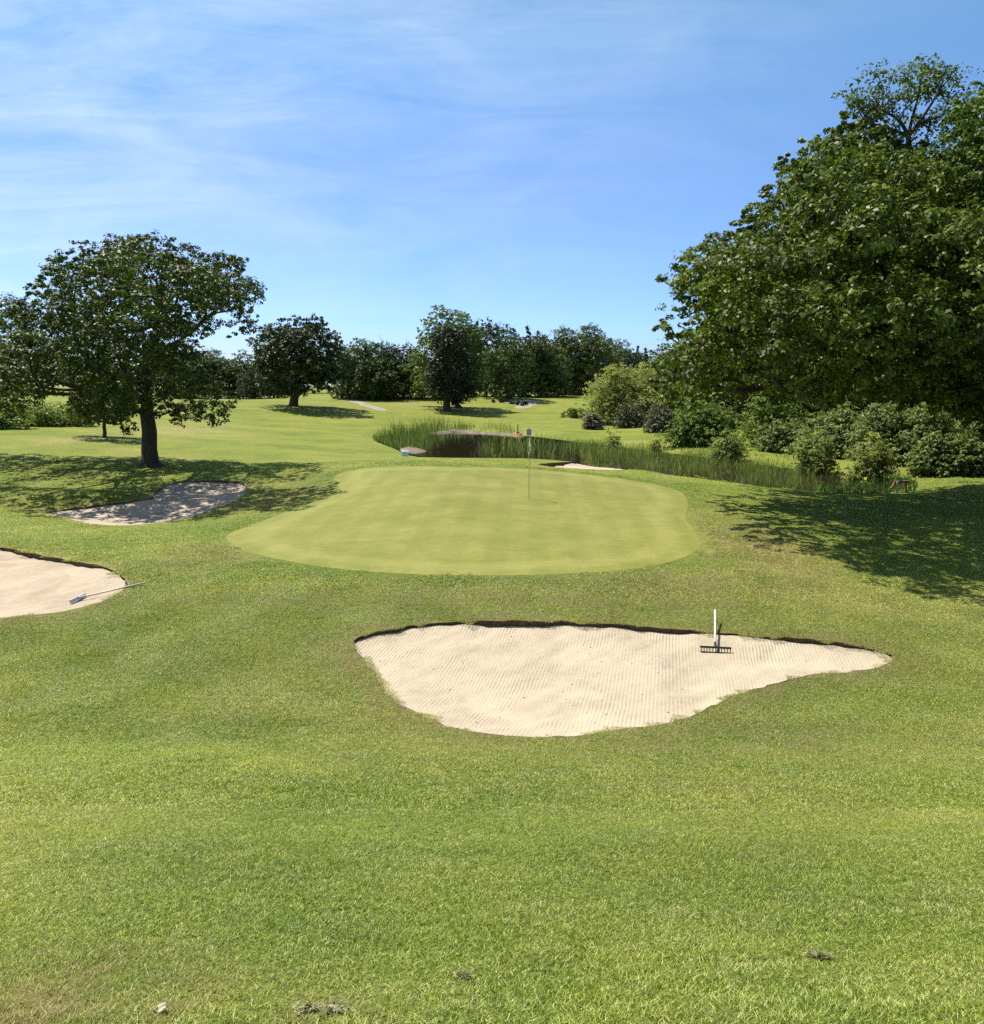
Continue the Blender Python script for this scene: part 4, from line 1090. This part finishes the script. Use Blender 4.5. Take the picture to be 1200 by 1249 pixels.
# red brown timber frame at the water's end
p = at1(1096, 601); tf = empty('timber_frame', tuple(p)); tag(tf, 'small red brown timber frame with a pale upright at the right end of the water', 'timber frame')
m = MB(); m.box((-0.10, 0, 0.22), (0.10, 0.09, 0.62)); m.build('upright', M['grey_wood'], tf, bevel=.008)
m = MB(); m.box((0.34, 0.05, 0.19), (0.09, 0.09, 0.55), Matrix.Rotation(-0.12, 3, 'Y')); m.build('upright', M['rust'], tf, bevel=.008)
m = MB(); m.box((0.12, 0.06, 0.50), (0.72, 0.10, 0.13), Matrix.Rotation(-0.06, 3, 'Y')); m.build('top_rail', M['rust'], tf, bevel=.01)
m = MB(); m.box((-0.24, 0.05, 0.36), (0.09, 0.09, 0.40), Matrix.Rotation(0.55, 3, 'Y')); m.build('brace', M['rust'], tf, bevel=.008)
# lifebuoy on the bank
p = at1(631.5, 531); lb = empty('lifebuoy', tuple(p)); tag(lb, 'red and white lifebuoy leaning on a dark post on the pond far bank', 'lifebuoy')
MB().rod((0, 0.1, -0.2), (0, 0.1, 1.15), 0.05, 0.045).build('post', M['black'], lb, True)
Mt = Matrix.Rotation(-1.05, 3, 'X'); MB().torus((0.05, 0, 0.20), 0.27, 0.07, Mt).build('ring', M['red'], lb, True)
for k in range(4):
    a = k * math.pi / 2 + 0.5
    MB().torus(tuple(Vector((0.05, 0, 0.20)) + Mt @ Vector((0.27 * math.cos(a), 0, 0.27 * math.sin(a)))), 0.068, 0.022, Mt @ Matrix.Rotation(-a, 3, 'Y') @ Matrix.Rotation(math.pi / 2, 3, 'X'), 14, 6).build('band', M['white_pole'], lb, True)
# grey board on posts by the reeds
p = at1(645, 534.5); gb = empty('notice_board', tuple(p)); tag(gb, 'small grey board on a post at the reed edge straight behind the flag', 'sign board')
MB().box((0, 0, 0.60), (0.46, 0.06, 0.62)).build('board', M['grey_box'], gb, bevel=.03)
MB().box((0, 0.07, 0.4), (0.09, 0.08, 1.3)).build('post', M['grey_wood'], gb, bevel=.01)
# made-up pale box in place of a sky reflection on the pond
p = on_plane(494, 557, WATER + 0.05); bx = empty('sky_glint_box', tuple(p)); tag(bx, 'small pale blue box standing in for a sky reflection at the near left corner of the pond', 'box')
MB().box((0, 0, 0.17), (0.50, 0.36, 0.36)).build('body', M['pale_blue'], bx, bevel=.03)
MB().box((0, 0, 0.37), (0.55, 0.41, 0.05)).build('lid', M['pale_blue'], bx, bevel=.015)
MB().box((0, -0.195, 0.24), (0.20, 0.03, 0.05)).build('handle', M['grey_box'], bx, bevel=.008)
# dark bin at the far path
p = at1(417, 487.5); bn = empty('litter_bin', tuple(p)); tag(bn, 'small dark bin on a post beside the far pale path', 'bin')
MB().rod((0, 0, 0.25), (0, 0, 1.0), 0.26, 0.30, 14).build('body', M['black'], bn, True)
MB().rod((0, 0, 1.0), (0, 0, 1.12), 0.32, 0.20, 14).build('lid', M['black'], bn, True)
MB().rod((0, 0, -0.1), (0, 0, 0.25), 0.07, 0.07, 10).build('post', M['grey_wood'], bn, True)

def clump(name, label, px, row, size, n, seed, mat, cat='grass clump', up=0.3, lf=0.011, yaw=0, el=4.0):
    p = at1(px, row); g = np.random.default_rng(seed)
    C = np.column_stack([g.normal(0, size, n), g.normal(0, size * 0.35, n), np.abs(g.normal(0.008, 0.005, n))])
    V, F, A = leaves(C, np.full(n, 0.010), 7, lf, 0.4, seed, up, .3, None, el, spray=.8, nspray=3)
    ca, sa = math.cos(yaw), math.sin(yaw); V = np.column_stack([V[:, 0] * ca - V[:, 1] * sa, V[:, 0] * sa + V[:, 1] * ca, V[:, 2]])
    V[:, 2] += H(p[0] + V[:, 0], p[1] + V[:, 1]) - p[2]
    o = np_mesh(name, V, F, mat, None, A, smooth=False); o.location = p + np.array([0, 0, 0.012]); tag(o, label, cat)
clump('dead_grass_clump', 'grey clump of dead clippings on the right foreground lawn', 998, 1170, 0.026, 40, 71, M['straw'], yaw=-0.5)
clump('dead_grass_clump', 'small grey clump of dead clippings in the middle foreground lawn', 566, 1195, 0.015, 26, 72, M['straw'], yaw=-1.0)
clump('dead_grass_clump', 'flattened pale clump of dead clippings at the bottom edge', 395, 1236, 0.042, 40, 73, M['straw'], yaw=0.1)
# curled dead leaf at the bottom edge
p = at1(195, 1239); V = []
for i in range(7):
    for j in range(5):
        u = i / 6 * 2 - 1; v = j / 4 * 2 - 1
        w = (1 - abs(u) ** 2.2) * 0.021 * (1 + 0.25 * math.sin(u * 11))
        V.append((u * 0.022, v * w * 0.75, 0.026 + 0.010 * v * v + 0.006 * math.sin(u * 3) + 0.004 * u * u))
F = [(i * 5 + j, i * 5 + j + 1, (i + 1) * 5 + j + 1, (i + 1) * 5 + j) for i in range(6) for j in range(4)]
lf = np_mesh('dead_leaf', V, F, m_plain('dry_leaf', (0.42, 0.36, 0.25), 0.7), None); lf.location = p; lf.rotation_euler = (0.2, 0.1, 0.5); sm = lf.modifiers.new('s', 'SOLIDIFY'); sm.thickness = .0015
tag(lf, 'curled pale dead leaf on the lawn at the bottom left', 'leaf')

# pebbles and crumbs of soil in the bunkers
g = np.random.default_rng(88); MBp = MB()
bp = BUNK[0][1][:, :2]; lo, hi = bp.min(0), bp.max(0); cnt = 0
while cnt < 70:
    q = g.uniform(lo, hi)
    if poly_sdf(q[None], bp)[0] > -0.12: continue
    z = sandz(q[0], q[1], BUNK[0][1]); s = g.uniform(0.006, 0.016); cnt += 1
    V = [(q[0] + s * d[0] * g.uniform(.7, 1.3), q[1] + s * d[1] * g.uniform(.7, 1.3), z + 0.004 + s * .7 * d[2] * g.uniform(.7, 1.3)) for d in ((1,0,0),(0,1,0),(-1,0,0),(0,-1,0),(0,0,1),(0,0,-1))]
    MBp.add(V, [(0,1,4),(1,2,4),(2,3,4),(3,0,4),(1,0,5),(2,1,5),(3,2,5),(0,3,5)])
tag(MBp.build('pebbles', M['stone'], None, True), 'scattered dark pebbles and soil crumbs on the raked sand', 'pebbles', kind='stuff')

# ------------------------------------------------------------------ grass blades
def m_blade():
    m, nt, out = mat_new('grass_blade')
    c, p = turf_colour(nt, True)
    t = attr(nt, 'tone')
    c = mixc(nt, 1.0, c, ramp(nt, t, [(0.0, (0.52, 0.58, 0.45)), (0.35, (1.23, 1.44, 1.24)), (0.70, (2.14, 2.25, 2.15)), (0.86, (4.2, 3.6, 6.0)), (1.0, (5.4, 4.5, 9.5))]), 'MULTIPLY')
    pt = rampf(nt, noise(nt, p, 1.6, 4, 0.7), 0.46, 0.72, 0.97, 0.66)
    c = mixc(nt, mathn(nt, 'MULTIPLY', mathn(nt, 'GREATER_THAN', t, pt), 0.75), c, (0.72, 0.68, 0.34))
    da = N(nt, 'Attribute'); da.attribute_name = 'dryi'; da.attribute_type = 'INSTANCER'
    d = mathn(nt, 'MULTIPLY', da.outputs['Fac'], rampf(nt, noise(nt, p, 2.6, 5, 0.7), 0.33, 0.62))
    c = mixc(nt, d, c, (0.36, 0.275, 0.14))
    pr = principled(nt, None, c, 0.45, 0.35)
    tr = N(nt, 'BsdfTranslucent'); L(nt, mixc(nt, 1.0, c, (1.15, 1.25, 0.6), 'MULTIPLY'), tr.inputs['Color'])
    mx = N(nt, 'MixShader'); mx.inputs[0].default_value = 0.42
    L(nt, pr.outputs[0], mx.inputs[1]); L(nt, tr.outputs[0], mx.inputs[2]); L(nt, mx.outputs[0], out.inputs['Surface'])
    return m
MBL = m_blade()
def blade_tile(seed, size, n, h, w):
    g = np.random.default_rng(seed)
    q = g.uniform(-size / 2, size / 2, (n, 2)) * (1 + 0.12 * g.random((n, 1)))
    hh = h * g.uniform(0.45, 1.2, n); an = g.uniform(0, 2 * math.pi, n)
    u = np.stack([np.cos(an), np.sin(an), np.zeros(n)], 1) * (w * g.uniform(.6, 1.3, n))[:, None]
    ld = an + math.pi / 2 + g.normal(0, .5, n); lean = np.stack([np.cos(ld), np.sin(ld), np.zeros(n)], 1) * (hh * g.uniform(0.25, 1.9, n))[:, None]
    b0 = np.column_stack([q, np.full(n, -0.004)]); up = np.zeros((n, 3)); up[:, 2] = hh
    m1 = b0 + up * 0.6 + lean * 0.35; t1 = b0 + up * 0.85 + lean
    V = np.stack([b0 - u / 2, b0 + u / 2, m1 + u * .42, m1 - u * .42, t1], 1).reshape(-1, 3)
    k = np.arange(n)[:, None] * 5
    F = np.vstack([k + [0, 1, 2], k + [0, 2, 3], k + [3, 2, 4]])
    return np_mesh('blade_tuft', V, F, MBL, None, {'tone': np.repeat(g.random(n), 5)}, smooth=False, link=False)
def grass_object(name, label, y0, y1, step, tiles, hfun, seed):
    g = np.random.default_rng(seed)
    Ys = []
    y = y0
    pts_ = []
    while y < y1:
        xw = 0.72 * y + 1.2
        xs = np.arange(-xw, xw, step); pts_.append(np.column_stack([xs, np.full(len(xs), y)])); y += step
    Q = np.vstack(pts_); Q += g.uniform(-.3, .3, Q.shape) * step
    ok = np.ones(len(Q), bool)
    for pl, mg in [(GREEN, 0.15)] + [(b[:, :2], 0.10) for _, b, _m in BUNK]:
        ok &= poly_sdf(Q, pl) > mg * (step / 0.4) + (0.22 if step > 0.5 else 0.04)
    Q = Q[ok]; n = len(Q); e = 0.1
    z = H(Q[:, 0], Q[:, 1]); zx = (H(Q[:, 0] + e, Q[:, 1]) - H(Q[:, 0] - e, Q[:, 1])) / (2 * e); zy = (H(Q[:, 0], Q[:, 1] + e) - H(Q[:, 0], Q[:, 1] - e)) / (2 * e)
    rot = np.zeros((n, 3))
    for i in range(n):
        nv = Vector((-zx[i], -zy[i], 1)).normalized()
        qd = Vector((0, 0, 1)).rotation_difference(nv)
        rot[i] = (qd.to_matrix() @ Matrix.Rotation(g.uniform(0, 6.283), 3, 'Z')).to_euler()
    me = bpy.data.meshes.new(name); me.vertices.add(n); me.vertices.foreach_set('co', np.column_stack([Q, z]).astype(np.float32).ravel())
    a = me.attributes.new('rot', 'FLOAT_VECTOR', 'POINT'); a.data.foreach_set('vector', rot.astype(np.float32).ravel())
    a = me.attributes.new('scl', 'FLOAT_VECTOR', 'POINT'); s = hfun(Q, g); a.data.foreach_set('vector', np.column_stack([np.ones(n), np.ones(n), s]).astype(np.float32).ravel())
    a = me.attributes.new('dryi', 'FLOAT', 'POINT'); a.data.foreach_set('value', (inv_dist_dry(Q) * 0.9).astype(np.float32))
    a = me.attributes.new('fringe', 'FLOAT', 'POINT'); a.data.foreach_set('value', fringe_of(Q).astype(np.float32))
    a = me.attributes.new('pick', 'INT', 'POINT'); a.data.foreach_set('value', g.integers(0, len(tiles), n).astype(np.int32))
    me.update()
    o = bpy.data.objects.new(name, me); COL.objects.link(o); tag(o, label, 'grass', kind='stuff')
    ng = bpy.data.node_groups.new(name, 'GeometryNodeTree')
    ng.interface.new_socket('Geometry', in_out='INPUT', socket_type='NodeSocketGeometry'); ng.interface.new_socket('Geometry', in_out='OUTPUT', socket_type='NodeSocketGeometry')
    gi = ng.nodes.new('NodeGroupInput'); go = ng.nodes.new('NodeGroupOutput')
    iop = ng.nodes.new('GeometryNodeInstanceOnPoints'); gti = ng.nodes.new('GeometryNodeGeometryToInstance')
    for t in reversed(tiles):
        oi = ng.nodes.new('GeometryNodeObjectInfo'); oi.inputs['Object'].default_value = t; ng.links.new(oi.outputs['Geometry'], gti.inputs[0])
    def na(nm, dt):
        k = ng.nodes.new('GeometryNodeInputNamedAttribute'); k.data_type = dt; k.inputs[0].default_value = nm
        return [s for s in k.outputs if s.enabled and s.name == 'Attribute'][0]
    ng.links.new(gi.outputs[0], iop.inputs['Points']); ng.links.new(gti.outputs[0], iop.inputs['Instance'])
    iop.inputs['Pick Instance'].default_value = True
    ng.links.new(na('pick', 'INT'), iop.inputs['Instance Index'])
    ng.links.new(na('rot', 'FLOAT_VECTOR'), iop.inputs['Rotation']); ng.links.new(na('scl', 'FLOAT_VECTOR'), iop.inputs['Scale'])
    ng.links.new(iop.outputs[0], go.inputs[0])
    md = o.modifiers.new('grass', 'NODES'); md.node_group = ng
    return o
near_tiles = [blade_tile(200 + i, 0.27, 1350, 0.028, 0.0036) for i in range(3)]
mid_tiles = [blade_tile(210 + i, 0.46, 1450, 0.028, 0.0056) for i in range(3)]
far_tiles = [blade_tile(220 + i, 0.92, 1900, 0.030, 0.011) for i in range(3)]
hv = lambda Q, g: g.uniform(0.75, 1.2, len(Q)) * (1 + 0.25 * np.sin(Q[:, 0] * 2.1 + Q[:, 1]) * np.sin(Q[:, 1] * 1.7))
grass_object('grass', 'mown grass blades on the near foreground lawn', 1.6, 6.2, 0.165, near_tiles, hv, 1)
grass_object('grass', 'mown grass blades around the front bunker', 6.0, 17.3, 0.29, mid_tiles, hv, 2)
grass_object('grass', 'mown grass blades on the lawn around the green', 17.0, 46.0, 0.60, far_tiles, hv, 3)

# ------------------------------------------------------------------ light and sky
sl = bpy.data.lights.new('sun', 'SUN'); sl.energy = 5.0; sl.angle = R(0.53); sl.color = (1.0, 0.945, 0.86)
so = bpy.data.objects.new('sun', sl); COL.objects.link(so); so.location = (-40, 40, 80)
so.rotation_euler = Vector(SUN).to_track_quat('Z', 'Y').to_euler()
w = bpy.data.worlds.new('World'); scene.world = w; w.use_nodes = True
nt = w.node_tree; nt.nodes.clear()
sky = nt.nodes.new('ShaderNodeTexSky'); sky.sky_type = 'NISHITA'; sky.sun_disc = False
sky.sun_elevation = math.asin(SUN[2]); sky.sun_rotation = math.atan2(SUN[0], SUN[1])
sky.air_density = 1.0; sky.dust_density = 0.1; sky.ozone_density = 2.0; sky.altitude = 50
bg = nt.nodes.new('ShaderNodeBackground'); bg.inputs['Strength'].default_value = 0.135
wo = nt.nodes.new('ShaderNodeOutputWorld')
tcn = nt.nodes.new('ShaderNodeTexCoord')
sp = nt.nodes.new('ShaderNodeSeparateXYZ'); L(nt, tcn.outputs['Generated'], sp.inputs[0])
yc = mathn(nt, 'MAXIMUM', sp.outputs['Y'], 0.12)
cxy = nt.nodes.new('ShaderNodeCombineXYZ')
su, sv = mathn(nt, 'DIVIDE', sp.outputs['X'], yc), mathn(nt, 'DIVIDE', sp.outputs['Z'], yc)
L(nt, su, cxy.inputs[0]); L(nt, sv, cxy.inputs[1])
mp = nt.nodes.new('ShaderNodeMapping'); mp.inputs['Rotation'].default_value = (0, 0, R(13)); mp.inputs['Scale'].default_value = (2.6, 15, 1)
L(nt, cxy.outputs[0], mp.inputs['Vector'])
mp3 = nt.nodes.new('ShaderNodeMapping'); mp3.inputs['Rotation'].default_value = (0, 0, R(24)); mp3.inputs['Scale'].default_value = (3.2, 8, 1)
L(nt, cxy.outputs[0], mp3.inputs['Vector'])
wis = noise(nt, mp.outputs[0], 1.0, 9, 0.66, 1.1)
sheet = noise(nt, mp3.outputs[0], 1.0, 7, 0.6, 0.8)
# cirrus is thickest in the upper left of the sky
side = rampf(nt, mathn(nt, 'ADD', su, mathn(nt, 'MULTIPLY', sv, -1.15)), 0.10, -0.85, 0.03, 1.0)
cl = mathn(nt, 'MULTIPLY', mathn(nt, 'ADD', mathn(nt, 'MULTIPLY', rampf(nt, wis, 0.40, 0.80), 0.8), mathn(nt, 'MULTIPLY', rampf(nt, sheet, 0.34, 0.72), 0.75)), side)
hs = nt.nodes.new('ShaderNodeHueSaturation'); hs.inputs['Saturation'].default_value = 1.28; L(nt, sky.outputs[0], hs.inputs['Color'])
elr = ramp(nt, sp.outputs['Z'], [(0.0, (0.34, 0.42, 0.70)), (0.075, (0.44, 0.54, 0.86)), (0.233, (0.74, 0.645, 0.72)), (0.37, (1.02, 0.84, 0.73)), (0.50, (0.62, 0.58, 0.56)), (0.75, (0.36, 0.36, 0.36))])
skc = mixc(nt, 1.0, hs.outputs[0], elr, 'MULTIPLY')
cc = mixc(nt, mathn(nt, 'MINIMUM', mathn(nt, 'MULTIPLY', cl, 0.40), 0.45), skc, (4.7, 5.2, 5.7))
L(nt, cc, bg.inputs['Color']); L(nt, bg.outputs[0], wo.inputs['Surface'])

scene.view_settings.view_transform = 'Standard'; scene.view_settings.look = 'None'
scene.view_settings.exposure = 0.72; scene.view_settings.gamma = 1.0
scene.cycles.use_denoising = False
scene.cycles.max_bounces = 8; scene.cycles.transmission_bounces = 4; scene.cycles.diffuse_bounces = 3
